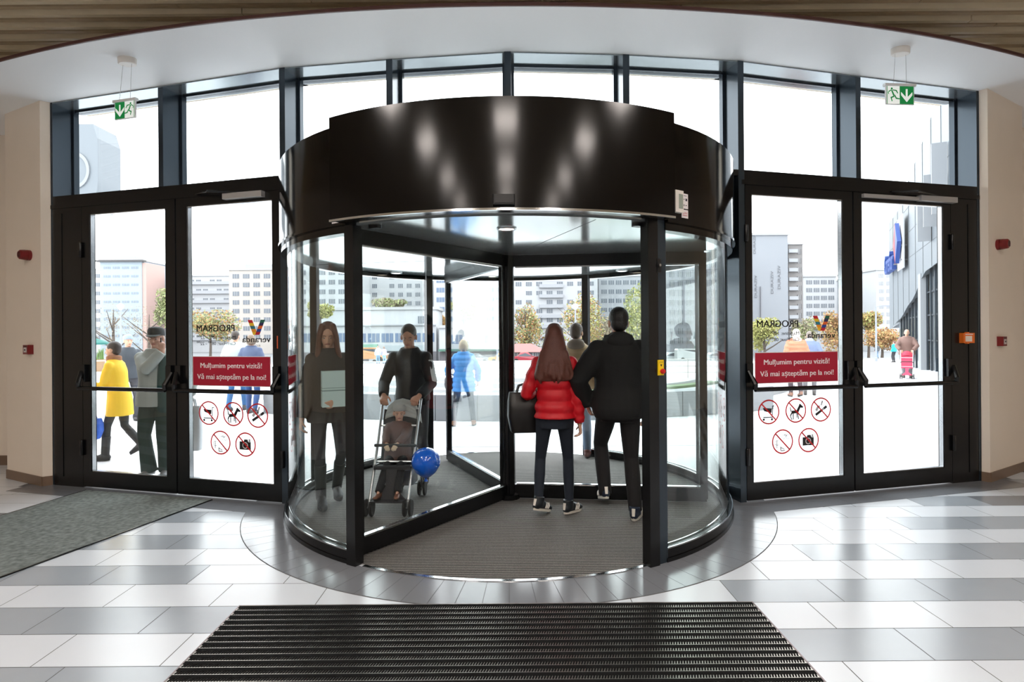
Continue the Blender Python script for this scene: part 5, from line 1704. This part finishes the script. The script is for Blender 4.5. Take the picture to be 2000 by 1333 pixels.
    # jacket, coat or jumper
    if jacket:
        w = jacket.get('w', 1.0); hem = jacket.get('hem', .86); t = jacket.get('t', .02)
        m = MB(); R = []; P = []
        zs = [hem, .80, .90, 1.0, 1.09, 1.18, 1.28, 1.36, 1.415, 1.45, 1.49]
        base = {.5: (.19, .15), .6: (.185, .145), .7: (.18, .142), .80: (.178, .14), .90: (.174, .136), 1.0: (.166, .128), 1.09: (.148, .115), 1.18: (.152, .118), 1.28: (.166, .126), 1.36: (.168, .114), 1.40: (.160, .10), 1.43: (.132, .088), 1.46: (.10, .08), 1.49: (.075, .072)}
        ks = sorted(base)
        def bl(z):
            z = min(max(z, ks[0]), ks[-1])
            for a, b in zip(ks[:-1], ks[1:]):
                if a <= z <= b:
                    f = (z - a) / (b - a); return [base[a][i] + (base[b][i] - base[a][i]) * f for i in (0, 1)]
        N = 44 if jacket.get('puff') else 16
        top = jacket.get('collar', 1.50)
        for i in range(N + 1):
            z = hem / s + (top - hem / s) * i / N
            a, b = bl(z)
            fl = jacket.get('flare', 0) * max(0, (1.05 - z))
            a, b = a * w * (.95 if fem else 1) + t + fl, b * (1 + (w - 1) * .8) + t + fl
            if jacket.get('cinch'): q_ = 1 - jacket['cinch'] * max(0, 1 - (z - hem / s) / .12) ** 2; a *= q_; b *= q_
            if z > 1.45: a, b = max(a, .088), max(b, .085)
            if jacket.get('puff'):
                ph = abs(math.sin((z) * PI / jacket['puff']))
                a += .02 * ph - .01; b += .02 * ph - .01
            p = (0, 0, z * s)
            P.append(TR(p) if z > .93 else LOW(p)); R.append((a * s, b * s))
        m.tube(P, R, 22, side=(1, 0, 0))
        for S, q in sides.items():
            sh, el, wr = armpts[S][:3]
            d = (wr - el).normalized(); cuff = wr - d * .015 * s
            pts = [sh + Vector((-q * .02, 0, .0)), sh.lerp(el, .3), sh.lerp(el, .65), el, el.lerp(cuff, .4), el.lerp(cuff, .75), cuff]
            r_ = [.06, .061, .056, .051, .049, .046, .04]
            sw_ = (1 + (w - 1) * .6) * jacket.get('sleeve', 1.0)
            if jacket.get('puff'):
                pts2 = []; r2 = []
                for i in range(len(pts) - 1):
                    for j in range(4):
                        f = j / 4; pts2.append(pts[i].lerp(pts[i + 1], f)); r2.append((r_[i] + (r_[i + 1] - r_[i]) * f) + (.004 if j in (1, 2) else -.003))
                pts2.append(pts[-1]); r2.append(r_[-1]); pts, r_ = pts2, r2
            m.tube(pts, [(q_ * sw_ + t * .5) * s for q_ in r_], 14, dome=False)
            m.ell(sh, (.062 * s * sw_ + t * .3,) * 3, 12, 8)
        vj = max(vox, .0085 if jacket.get('puff') else .01)
        jm_ = mat(jacket.get('mat', 'jacket_%d_%d_%d' % jacket['col']), jacket['col'], jacket.get('rough', .7), noise=.08, nscale=12, bump=.25, bscale=60)
        jo = fuse(m, jacket.get('name', 'jacket'), jm_, root, vj, 2 if jacket.get('puff') else 5, sm=.4)
        if jacket.get('hood'):
            m = MB(); a = TR((0, -.085 * s, 1.47 * s))
            m.ell(a, (.115 * s, .055 * s, .075 * s), 16, 10); m.ell(TR((0, -.03 * s, 1.5 * s)), (.1 * s, .085 * s, .05 * s), 16, 10)
            fuse(m, 'hood', mat('hood_%d_%d_%d' % jacket['hood'], jacket['hood'], .85, bump=.5, bscale=120), root, max(vox, .008), 3)
        if jacket.get('panels'):
            m = MB(); c_ = jacket['panels']
            for q in (-1,):
                P = [TR((q * .105 * s * w, .05 * s, z * s)) for z in (.83, 1.0, 1.15, 1.28, 1.36)]
                m.tube(P, [(.098 * s, .105 * s + t), (.09 * s, .1 * s + t), (.085 * s, .096 * s + t), (.085 * s, .096 * s + t), (.07 * s, .08 * s + t)], 14, side=(1, 0, 0), dome=True)
            fuse(m, 'jacket_panel', mat('panel_%d_%d_%d' % c_, c_, .7), root, max(vox, .01), 3)
        if jacket.get('stripe'):
            m = MB(); sh, el, wr = armpts[jacket.get('stripe_side', 'L')][:3]; q = sides[jacket.get('stripe_side', 'L')]
            rad = (.058 + t * .5) * s * sw_
            od = Vector((q * .8, .6, 0)).normalized()
            m.tube([sh.lerp(el, g_) + od * rad * (1.02 - .1 * g_) for g_ in (.1, .3, .5, .7, .9)], [(.03, .007)] * 5, 10, side=(-od.y, od.x, 0), dome=True)
            m.build('sleeve_band', mat('white_band', (214, 218, 222), .6), root, smooth=True, local=True)
    if scarf:
        m = MB(); c = TR((0, .0, 1.475 * s))
        for a in range(2): m.lathe([(.06 * s, -.03 * s), (.1 * s, -.02 * s), (.1 * s, .03 * s), (.07 * s, .045 * s)], tuple(c + Vector((0, 0, .02 * a))), 18)
        fuse(m, 'scarf', mat('scarf_%d_%d_%d' % scarf, scarf, .9), root, max(vox, .009), 3)
    if gloves:
        for S in 'LR':
            sh, el, wr, d, th, pn = armpts[S]
            g = MB(); hand(g, wr, d, th, pn, s * 1.12, hand_curl); fuse(g, 'glove', mat('glove_%d_%d_%d' % gloves, gloves, .8), root, max(.006, vox), 2)
    # hair
    if hair:
        m = MB(); kd = hair['kind']
        hell(m, (0, -.02, .148), (.083, .098, .09)); hell(m, (0, -.045, .10), (.074, .066, .075))
        if kd == 'short':
            pass
        elif kd == 'bald':
            m = MB(); hell(m, (0, -.04, .105), (.08, .072, .06))
        elif kd == 'bob':
            hell(m, (0, -.035, .1), (.097, .085, .105)); hell(m, (-.07, -.005, .07), (.03, .045, .07)); hell(m, (.07, -.005, .07), (.03, .045, .07))
        elif kd == 'bun':
            hell(m, (0, -.1, .16), (.045, .04, .045)); hell(m, (0, -.02, .15), (.086, .1, .092))
        elif kd == 'long':
            L = hair.get('len', .34); W = hair.get('wide', .13)
            pts = [HP((0, -.02, .19)), HP((0, -.055, .09)), nb + Vector((0, -.075 - lean * .1, -.02)) * k, nb + Vector((0, -.115, -L * .55)) * k, nb + Vector((0, -.125, -L)) * k]
            m.tube(pts, [(.07 * k, .055 * k), (.095 * k, .066 * k), (W * .9 * k, .062 * k), (W * 1.15 * k, .05 * k), (W * 1.25 * k, .025 * k)], 18, side=tuple(Hr @ Vector((1, 0, 0))), dome=True)
            for i in range(9):
                u_ = (i - 4) / 4.0; wob = .012 * math.sin(i * 2.3)
                m.tube([nb + Vector((u_ * W * .8, -.10, -.02)) * k, nb + Vector((u_ * W * 1.0 + wob, -.15 + .05 * u_ * u_, -L * .5)) * k, nb + Vector((u_ * W * 1.2 - wob, -.165 + .06 * u_ * u_, -L * (.92 + .1 * math.sin(i * 1.7)))) * k, nb + Vector((u_ * W * 1.25 + wob, -.155 + .06 * u_ * u_, -L * (1.06 + .12 * math.sin(i * 1.7)))) * k],
                       [.02 * k, .026 * k, .022 * k, .006 * k], 8, dome=True)
            if hair.get('front'):
                for q in (-1, 1):
                    m.tube([HP((q * .05, .03, .205)), HP((q * .08, .035, .11)), HP((q * .085, .045, .0)), nb + Vector((q * .1, .06, -.16)) * k, nb + Vector((q * .1, .085, -.27)) * k], [(.03 * k, .045 * k), (.022 * k, .05 * k), (.028 * k, .045 * k), (.035 * k, .03 * k), (.02 * k, .012 * k)], 12, dome=True)
        fuse(m, 'hair', mat('hair_%d_%d_%d' % hair['col'], hair['col'], .5, noise=.25, nscale=40, bump=.6, bscale=140), root, max(vox, .007), 3)
    if cap:
        m = MB(); m.lathe([(.97, 0), (1.0, .006), (1.02, .035), (.99, .062), (.86, .088), (.55, .102), (.1, .106)], (0, 0, 0), 28, sx=.087, sy=.106)
        m.v = [tuple(HP((p[0], p[1] - .012, p[2] + .134 + p[1] * .12))) for p in m.v]
        c1 = m.build('cap', mat('cap_%d_%d_%d' % cap['col'], cap['col'], .8), root, smooth=True, local=True)
        if cap.get('visor'):
            m = MB()
            pts = [HP((0, .06, .149)), HP((0, .115, .146)), HP((0, .145, .138))]
            m.tube(pts, [(.075 * k, .007 * k), (.07 * k, .006 * k), (.045 * k, .005 * k)], 14, side=tuple(Hr @ Vector((1, 0, 0))), dome=True)
            m.build('visor', mat('cap_%d_%d_%d' % cap['visor'], cap['visor'], .8), c1, smooth=True, local=True)
    root['_p'] = 1
    return root

BLK = (8, 8, 9)
# woman in the red quilted jacket, back to us
person('person in red quilted jacket and dark skinny jeans walking away through the revolving door', .405, 5.06, -.10, 1.66, z0=.0055, fem=True, yaw=.05,
       feet={'L': (-.145, -.06, .012, -.55, .28), 'R': (.12, .05, .0, -.6, .06)},
       hands={'L': ((-.20, .24, 1.04), (-.35, -.6, -.6), (0, .6, .7), (1, 0, 0)), 'R': ((.215, .03, .79), (.4, -.9, 0))},
       jacket=dict(col=(200, 8, 28), hem=.85, puff=.105, w=1.02, t=.014, rough=.5), legs=dict(col=(22, 30, 42), w=.82, hem=.046),
       shoes=dict(col=(24, 30, 36), sole=(214, 208, 198), top=.125, stripes=True), hair=dict(kind='long', col=(92, 48, 36), len=.26, wide=.135), vox=.0065)
# man in black
person('person in black padded jacket and dark trousers walking away beside the right jamb', .95, 5.0, .03, 1.80, z0=.0055,
       feet={'L': (-.085, .20, .06, 0, .25), 'R': (.12, -.06, .0, -.42, .02)},
       hands={'L': ((-.255, .10, .95), (-.9, -.5, 0)), 'R': ((.255, .06, .88), (.8, -.8, 0))},
       jacket=dict(col=BLK, hem=.85, w=1.16, t=.03, cinch=.16, sleeve=1.2, rough=.85, hood=(16, 15, 16), collar=1.52), legs=dict(col=(20, 18, 20), w=1.02, hem=.055),
       shoes=dict(col=(18, 30, 52), sole=(200, 196, 188), top=.11, stripes=True), hair=dict(kind='short', col=(20, 15, 13)), vox=.0065)
# person in beige leaving on the far side
person('person in beige quilted jacket and pale jeans stepping out at the far side', .86, 7.25, -.25, 1.71, z0=.0055, yaw=-.2,
       feet={'L': (-.1, -.12, .0, 0, .2), 'R': (.1, .2, .0, 0, 0)}, jacket=dict(col=(206, 178, 142), hem=.88, puff=.1, w=1.1, hood=(150, 138, 128)),
       legs=dict(col=(120, 140, 165), w=.95), shoes=dict(col=(90, 40, 34)), hair=dict(kind='short', col=(96, 82, 72)), vox=.009)
# man pushing the pushchair
person('person in black tracksuit top pushing a pushchair in through the revolving door', -.985, 6.05, PI - .12, 1.70, z0=.0055, lean=.20, nod=.25, yaw=.12,
       feet={'L': (-.1, -.12, .01, 0, .25), 'R': (.1, .16, 0, 0, 0)},
       hands={'L': ((-.185, .43, .985), (-.6, -.8, -.3), (1, 0, .1), (0, .4, -1)), 'R': ((.165, .43, .985), (.6, -.8, -.3), (-1, 0, .1), (0, .4, -1))},
       jacket=dict(col=(17, 18, 22), hem=.90, w=1.02, t=.016, stripe=True, stripe_side='L', name='tracksuit_top'), legs=dict(col=(62, 62, 66), w=1.0),
       shoes=dict(col=(30, 30, 34)), hair=dict(kind='short', col=(42, 30, 26)), face=True, vox=.006, skin=(196, 146, 122), hand_curl=1.05)
# woman behind the left curved glass
person('person with long brown hair in black coat behind the left curved glass', -1.665, 5.42, PI + .42, 1.70, z0=.0055, fem=True, nod=.22, yaw=-.18,
       feet={'L': (-.09, -.16, .03, 0, .1), 'R': (.085, .12, .03, 0, .06)},
       hands={'R': ((.25, .04, .76), (.5, -1, 0)), 'L': ((-.04, .27, 1.0), (-1, -.2, -.3), (0, .1, 1), (0, -1, 0))},
       jacket=dict(col=(10, 9, 9), hem=.78, w=1.04, t=.016, name='coat', flare=.05), legs=dict(col=(24, 26, 34), w=.79, hem=.046),
       shoes=dict(col=(17, 16, 17), top=.34, sole_h=.03), hair=dict(kind='long', col=(88, 46, 26), len=.34, wide=.105, front=True), face=True, vox=.006, skin=(205, 158, 134))
# woman in blue outside
person('person in bright blue padded jacket standing on the plaza beyond the drum', -.76, 10.1, .12, 1.50, fem=True, yaw=-.1,
       feet={'L': (-.185, .0, 0, .5, 0), 'R': (.165, .02, 0, -.2, 0)}, hands={'L': ((-.25, .14, .80), (-.8, -.6, 0)), 'R': ((.25, .1, .76), (.8, -.7, 0))},
       jacket=dict(col=(58, 140, 214), hem=.60, puff=.11, w=1.22, t=.02), legs=dict(col=(38, 44, 56), w=1.0), shoes=dict(col=(140, 96, 68)),
       hair=dict(kind='bob', col=(168, 148, 116)), vox=.009)
# yellow coat, walking left
person('person in long yellow coat walking past the far left door', -5.02, 7.55, PI / 2 + .1, 1.53, fem=True, lean=.14,
       feet={'L': (-.06, .16, 0, 0, 0), 'R': (.06, -.26, .05, 0, .5)},
       hands={'L': ((-.16, .36, .98), (0, -.6, -1)), 'R': ((.25, .20, .70), (.5, -1, 0))},
       jacket=dict(col=(240, 196, 44), hem=.57, w=1.04, t=.012, name='coat', flare=.03), legs=dict(col=(44, 48, 50), w=.9), shoes=dict(col=(28, 28, 30), top=.3),
       hair=dict(kind='short', col=(44, 32, 28)), scarf=(150, 104, 76), vox=.009, face=True)
# man in the cap with the phone
person('person in dark peaked cap and grey-green jacket with phone outside left doors', -3.98, 6.62, PI + .10, 1.69, yaw=.08, nod=.1,
       feet={'L': (-.10, .0, 0, .15, 0), 'R': (.075, .03, 0, -.15, 0)},
       hands={'R': ((-.125, .14, 1.42), (.25, .9, -1.2), (.6, .5, .3), (.3, -1, .1), (.1, -.1, 1)), 'L': ((-.38, .04, .90), (-.8, -.6, 0))},
       jacket=dict(col=(176, 184, 182), hem=.80, w=1.16, t=.022, panels=(26, 70, 70)), legs=dict(col=(38, 62, 58), w=1.16, hem=.075), shoes=dict(col=(128, 128, 130), top=.09),
       hair=dict(kind='bald', col=(150, 146, 142)), cap=dict(col=(34, 42, 46), visor=(96, 106, 108)), face=True, vox=.007, skin=(205, 158, 138))
# people on the plaza beyond the left door
person('person in pale grey striped top walking away behind the left banner', -5.75, 12.35, .0, 1.70, feet={'L': (-.1, -.15, 0, 0, .3), 'R': (.1, .18, 0, 0, 0)},
       jacket=dict(col=(170, 182, 184), hem=.88, w=1.3, t=.03), legs=dict(col=(44, 92, 140)), shoes=dict(col=(60, 60, 66)), hair=dict(kind='short', col=(60, 52, 48)), vox=.014)
person('person in dark blue jacket walking beside the grey-topped one behind left banner', -5.2, 11.85, .05, 1.62, feet={'L': (-.1, .1, 0, 0, 0), 'R': (.1, -.12, 0, 0, .2)},
       jacket=dict(col=(70, 84, 116), hem=.84, w=1.1), legs=dict(col=(40, 70, 120)), shoes=dict(col=(50, 50, 56)), hair=dict(kind='bob', col=(120, 104, 90)), vox=.014)
person('person in pale blue cap and dark jacket beyond the person in yellow coat', -7.15, 11.0, -2.2, 1.62, feet={'L': (-.1, .05, 0, 0, 0), 'R': (.1, -.05, 0, 0, 0)},
       jacket=dict(col=(50, 58, 68), hem=.8, w=1.1), legs=dict(col=(60, 62, 70)), shoes=dict(col=(40, 40, 44)), cap=dict(col=(150, 168, 196)), face=True, vox=.012)
# beyond the right doors
person('person in orange padded jacket walking away behind the right banner', 7.02, 14.2, -.1, 1.66, feet={'L': (-.09, .1, 0, 0, 0), 'R': (.09, -.05, 0, 0, .2)},
       jacket=dict(col=(216, 124, 96), hem=.84, puff=.11, w=1.3, hood=(224, 200, 190)), legs=dict(col=(70, 60, 66)), shoes=dict(col=(130, 92, 76)), hair=dict(kind='bob', col=(214, 206, 200)), vox=.013)
person('person in grey-blue hooded jacket stooping beside the orange jacket', 7.55, 14.6, -.5, 1.62, lean=.3, feet={'L': (-.1, .0, 0, 0, 0), 'R': (.1, .05, 0, 0, 0)},
       jacket=dict(col=(104, 120, 152), hem=.8, w=1.25, hood=(150, 160, 178)), legs=dict(col=(110, 108, 112)), shoes=dict(col=(70, 66, 66)), hair=dict(kind='short', col=(120, 110, 104)), vox=.013)
person('person in brown top pushing a red pushchair towards right doors', 14.3, 20.9, PI - .6, 1.74, z0=gz(20.9), lean=.12,
       feet={'L': (-.1, .12, 0, 0, 0), 'R': (.1, -.1, 0, 0, .2)},
       hands={'L': ((-.19, .38, 1.0), (-.8, -.5, 0), (1, 0, .2), (0, .4, -1)), 'R': ((.19, .38, 1.0), (.8, -.5, 0), (-1, 0, .2), (0, .4, -1))},
       jacket=dict(col=(124, 96, 88), hem=.82, w=1.3, t=.03), legs=dict(col=(120, 112, 112)), shoes=dict(col=(80, 70, 66)), hair=dict(kind='bald', col=(200, 196, 192)), face=True, vox=.013)
person('distant person in dark grey jacket and jeans left of the cyan jacket', X(1713, 66), 66, .2, 1.68, z0=gz(66), jacket=dict(col=(66, 72, 78), hem=.84, w=1.35, t=.04), legs=dict(col=(96, 130, 160)), shoes=dict(col=(60, 60, 60)), hair=dict(kind='short', col=(90, 84, 80)), vox=.02)
person('distant person in cyan jacket and black trousers on the open plaza', X(1746, 45), 45, .4, 1.66, z0=gz(45), feet={'L': (-.13, 0, 0, 0, 0), 'R': (.13, .05, 0, 0, 0)},
       jacket=dict(col=(24, 172, 200), hem=.84, w=1.15), legs=dict(col=(40, 42, 48)), shoes=dict(col=(40, 40, 44)), hair=dict(kind='bun', col=(110, 70, 64)), vox=.018)
person('distant person in pale blue clothes left of a companion near orange van', X(738, 55), 55, .3, 1.7, z0=gz(55), jacket=dict(col=(150, 164, 204), hem=.8, w=1.2), legs=dict(col=(96, 140, 200)), shoes=dict(col=(70, 70, 80)), hair=dict(kind='short', col=(150, 120, 100)), vox=.02)
person('distant person in lilac top right of a companion near orange van', X(749, 55), 55.2, -.3, 1.64, z0=gz(55), jacket=dict(col=(170, 164, 204), hem=.8, w=1.2), legs=dict(col=(130, 170, 220)), shoes=dict(col=(70, 70, 80)), hair=dict(kind='bob', col=(120, 96, 84)), vox=.02)

# ---------------------------------------------------------------- pushchairs and the seated child
def pushchair(name, label, x, y, rz, z0, fabric, hoodc, frame=(206, 208, 212), tray=False):
    t = thing(name, label, 'pushchair', (x, y, z0), rz)
    fm_ = mat('frame_%d_%d_%d' % frame, frame, .28, .8); fb_ = mat('fabric_%d_%d_%d' % fabric, fabric, .8, bump=.3, bscale=80); hd = mat('fabric_%d_%d_%d' % hoodc, hoodc, .8)
    tb = mat('tyre', (40, 40, 42), .8)
    for s_ in (-1, 1):
        m = MB(); m.tube([(s_ * .185, -.36, .93), (s_ * .185, -.32, .985), (s_ * .185, -.24, .97), (s_ * .175, -.02, .62), (s_ * .168, .33, .12)], .0125, 10)
        m.build('push_tube', fm_, t, smooth=True, local=True)
        m = MB(); m.tube([(s_ * .19, -.36, .90), (s_ * .19, -.355, .94), (s_ * .185, -.31, .988), (s_ * .185, -.26, .985)], .019, 10, dome=True)
        m.build('grip', mat('grip_black', (24, 24, 26), .7), t, smooth=True, local=True)
        m = MB(); m.tube([(s_ * .175, -.32, .12), (s_ * .175, -.12, .36), (s_ * .17, .17, .40)], .011, 10); m.build('rear_leg', fm_, t, smooth=True, local=True)
        for yy, r_ in ((.34, .075), (-.33, .075)):
            for q in (-.026, .026):
                m = MB(); xx = s_ * .17 + q
                m.lathe([(r_ * .45, -.011), (r_ * .9, -.012), (r_, -.006), (r_, .006), (r_ * .9, .012), (r_ * .45, .011)], (0, 0, 0), 20)
                m.v = [(xx + p[2], yy + p[1], r_ + p[0]) for p in m.v]
                wo = m.build('wheel', tb, t, smooth=True, local=True)
                m = MB(); m.lathe([(r_ * .5, -.01), (r_ * .5, .01)], (0, 0, 0), 14); m.v = [(xx + p[2], yy + p[1], r_ + p[0]) for p in m.v]
                m.build('hub', mat('hub_grey', (190, 192, 196), .4), wo, local=True)
            m = MB(); m.tube([(s_ * .17 - .035, yy, r_), (s_ * .17 + .035, yy, r_)], .008, 8); m.tube([(s_ * .17, yy, r_), (s_ * .17, yy - .02 * (1 if yy > 0 else -1), r_ + .07)], .013, 8)
            m.build('castor', fm_, t, local=True)
    m = MB(); m.tube([(-.17, -.32, .12), (.17, -.32, .12)], .009, 8); m.tube([(-.17, .08, .42), (.17, .08, .42)], .009, 8); m.tube([(-.18, -.1, .72), (.18, -.1, .72)], .009, 8)
    m.build('cross_tube', fm_, t, local=True)
    def sheet(pts, th):
        m = MB()
        for (a, b) in zip(pts[:-1], pts[1:]):
            w0, w1 = a[2], b[2]
            m.hexa([(-w0, a[0], a[1] - th), (w0, a[0], a[1] - th), (w1, b[0], b[1] - th), (-w1, b[0], b[1] - th), (-w0, a[0], a[1]), (w0, a[0], a[1]), (w1, b[0], b[1]), (-w1, b[0], b[1])])
        return m
    m = sheet([(-.2, .86, .165), (-.15, .66, .17), (-.08, .43, .17), (.0, .375, .17), (.18, .40, .17), (.2, .39, .165)], .02); m.build('seat', fb_, t, local=True)
    m = sheet([(.19, .40, .05), (.27, .24, .04), (.33, .145, .15), (.42, .15, .14)], .012); m.build('foot_rest', fb_, t, local=True)
    m = MB()
    for i in range(7):
        a0, a1 = PI * .12 + PI * .55 * i / 7, PI * .12 + PI * .55 * (i + 1) / 7
        P = []
        for a in (a0, a1):
            for k in range(9):
                b = PI * k / 8
                P.append((-.19 * math.cos(b), -.17 - .24 * math.cos(a) * math.sin(b) * -1 * .6 - .08, .72 + .24 * math.sin(b) * math.sin(a)))
        m.add(P, [(k, k + 1, k + 10, k + 9) for k in range(8)])
    ho = m.build('hood', hd, t, smooth=True, local=True)
    sd = ho.modifiers.new('thick', 'SOLIDIFY'); sd.thickness = .008
    m = MB(); m.tube([(-.18, .05, .56), (-.15, .2, .59), (.15, .2, .59), (.18, .05, .56)], .014, 8); m.build('bumper_bar', mat('grip_black', (24, 24, 26), .7), t, smooth=True, local=True)
    m = MB(); m.rbox((0, -.17, .24), (.28, .26, .14), .04); m.build('basket', mat('basket_grey', (120, 122, 128), .8), t, local=True)
    return t
pushchair('pushchair', 'silver-framed pushchair with grey hood carrying a child in the revolving door', -1.03, 5.40, PI - .04, 0.006, (38, 36, 40), (176, 178, 176))
pushchair('pushchair', 'red and pink pushchair on the plaza pushed by the person in brown', 13.9, 20.32, PI - .6, gz(20.3), (206, 70, 100), (210, 60, 84))
person('seated child in brown coat and black trousers riding in silver pushchair', -1.035, 5.42, PI - .04, .95, hip_z=.46, hip_y=-.05, lean=-.18, yaw=.25, nod=.2, hs=1.25,
       feet={'L': (-.085, .375, .165, .1, -.15), 'R': (.085, .375, .165, -.1, -.15)},
       hands={'L': ((-.05, .19, .60), (-1, 0, -.4), (1, .3, .3), (0, 0, -1)), 'R': ((.05, .19, .60), (1, 0, -.4), (-1, .3, .3), (0, 0, -1))},
       jacket=dict(col=(92, 64, 58), hem=.44, w=1.25, t=.03), legs=dict(col=(24, 24, 28), w=1.15), shoes=dict(col=(112, 70, 50), top=.16), gloves=(196, 176, 152),
       cap=dict(col=(170, 170, 168)), hair=dict(kind='short', col=(110, 84, 66)), face=True, vox=.006, skin=(214, 168, 146))

# ---------------------------------------------------------------- carried things
def bag(name, label, cat, x, y, z, rz, w, d, h, col, handle=.16, rough=.5, taper=.85, zipc=None):
    t = thing(name, label, cat, (x, y, z), rz)
    m = MB(); n_ = 6; prof = []
    k = [(0.0, taper * .95), (.03, taper), (.4, 1.0), (.75, .98), (.95, .93), (1.0, .9)]
    P = [(0, 0, h * a) for a, b in k]; R = [(w / 2 * b, d / 2 * (b if a < .8 else .55)) for a, b in k]
    # squarish plan: build rings by superellipse
    v = []; N = 24
    for p, r in zip(P, R):
        for i in range(N):
            a = 2 * PI * i / N; c, s_ = math.cos(a), math.sin(a)
            v.append((r[0] * math.copysign(abs(c) ** .38, c), r[1] * math.copysign(abs(s_) ** .38, s_), p[2]))
    f = [(i * N + j, i * N + (j + 1) % N, (i + 1) * N + (j + 1) % N, (i + 1) * N + j) for i in range(len(P) - 1) for j in range(N)]
    f += [tuple(range(N - 1, -1, -1)), tuple((len(P) - 1) * N + j for j in range(N))]
    m.add(v, f); m.build('bag_body', mat('bag_%d_%d_%d' % col, col, rough, noise=.08, nscale=6), t, smooth=True, local=True)
    for s_ in (-1, 1):
        m = MB(); m.tube([(-w * .28, s_ * d * .2, h * .92), (-w * .2, s_ * d * .14, h + handle * .7), (0, s_ * d * .06, h + handle), (w * .2, s_ * d * .14, h + handle * .7), (w * .28, s_ * d * .2, h * .92)], .0085, 8)
        m.build('strap', mat('bag_%d_%d_%d' % col, col, rough), t, smooth=True, local=True)
    return t
bag('handbag', 'large black handbag on the arm of the person in red jacket', 'bag', .165, 5.25, .70, .12, .34, .17, .36, (16, 13, 13), .08, .35)
bag('handbag', 'black handbag at the left hip of the person in blue', 'bag', -.98, 10.24, .62, .3, .26, .14, .2, (36, 38, 48), .06)
bag('shopping_bag', 'pale grey shopping bag held down beside the left meeting stiles', 'bag', -3.575, 6.56, .30, .1, .25, .12, .50, (206, 212, 216), .1, .6, .95)
bag('shopping_bag', 'blue shopping bag hanging from the hand of person in yellow', 'bag', -5.27, 7.32, .30, .1, .34, .14, .26, (36, 92, 196), .13, .6, .8)
t = thing('mobile_phone', 'dark mobile phone held to the ear of the person in cap', 'phone', (-3.872, 6.525, 1.475), .5)
m = MB(); m.rbox((0, 0, .03), (.012, .06, .13), .005); m.build('case', mat('phone_black', (18, 20, 22), .3), t, local=True)
m = MB(); m.span(-.0075, -.026, -.028, -.006, .026, .088); m.build('screen', mat('phone_screen', (40, 46, 52), .1), t, local=True)
t = thing('carton', 'pale bluish carton held under the arm of the person in black coat', 'box', (-1.52, 5.19, .95), .42)
m = MB(); m.span(-.13, -.05, 0, .13, .05, .315); m.build('box', mat('pale_card', (196, 218, 220), .6), t, local=True)
m = MB(); m.span(-.131, -.0515, .14, .131, .0515, .15); m.span(-.131, -.0515, .165, .131, .0515, .17); m.build('band', mat('card_band', (120, 146, 150), .6), t, local=True)
t = thing('balloon', 'shiny blue balloon on a stick tied to the silver pushchair', 'balloon', (-.735, 5.2, .295), 0)
m = MB(); m.lathe([(.012, 0), (.05, .02), (.095, .06), (.125, .115), (.13, .15), (.122, .195), (.098, .235), (.06, .262), (.02, .274)], (0, 0, .005), 32); m.build('skin', mat('balloon_blue', (10, 104, 236), .12, 0, .7, coat=.6), t, smooth=True, local=True)
m = MB(); m.lathe([(.018, -.02), (.01, -.005), (.014, .012)], (0, 0, 0), 12); m.build('knot', mat('balloon_blue', (10, 104, 236), .12, 0, .7, coat=.6), t, smooth=True, local=True)
m = MB(); m.tube([(0, 0, -.02), (-.06, .12, .02), (-.12, .3, .22)], .004, 6); m.build('stick', mat('white_stick', (230, 232, 236), .4), t, local=True)
for o in COL.objects:
    if '_p' in o: del o['_p']
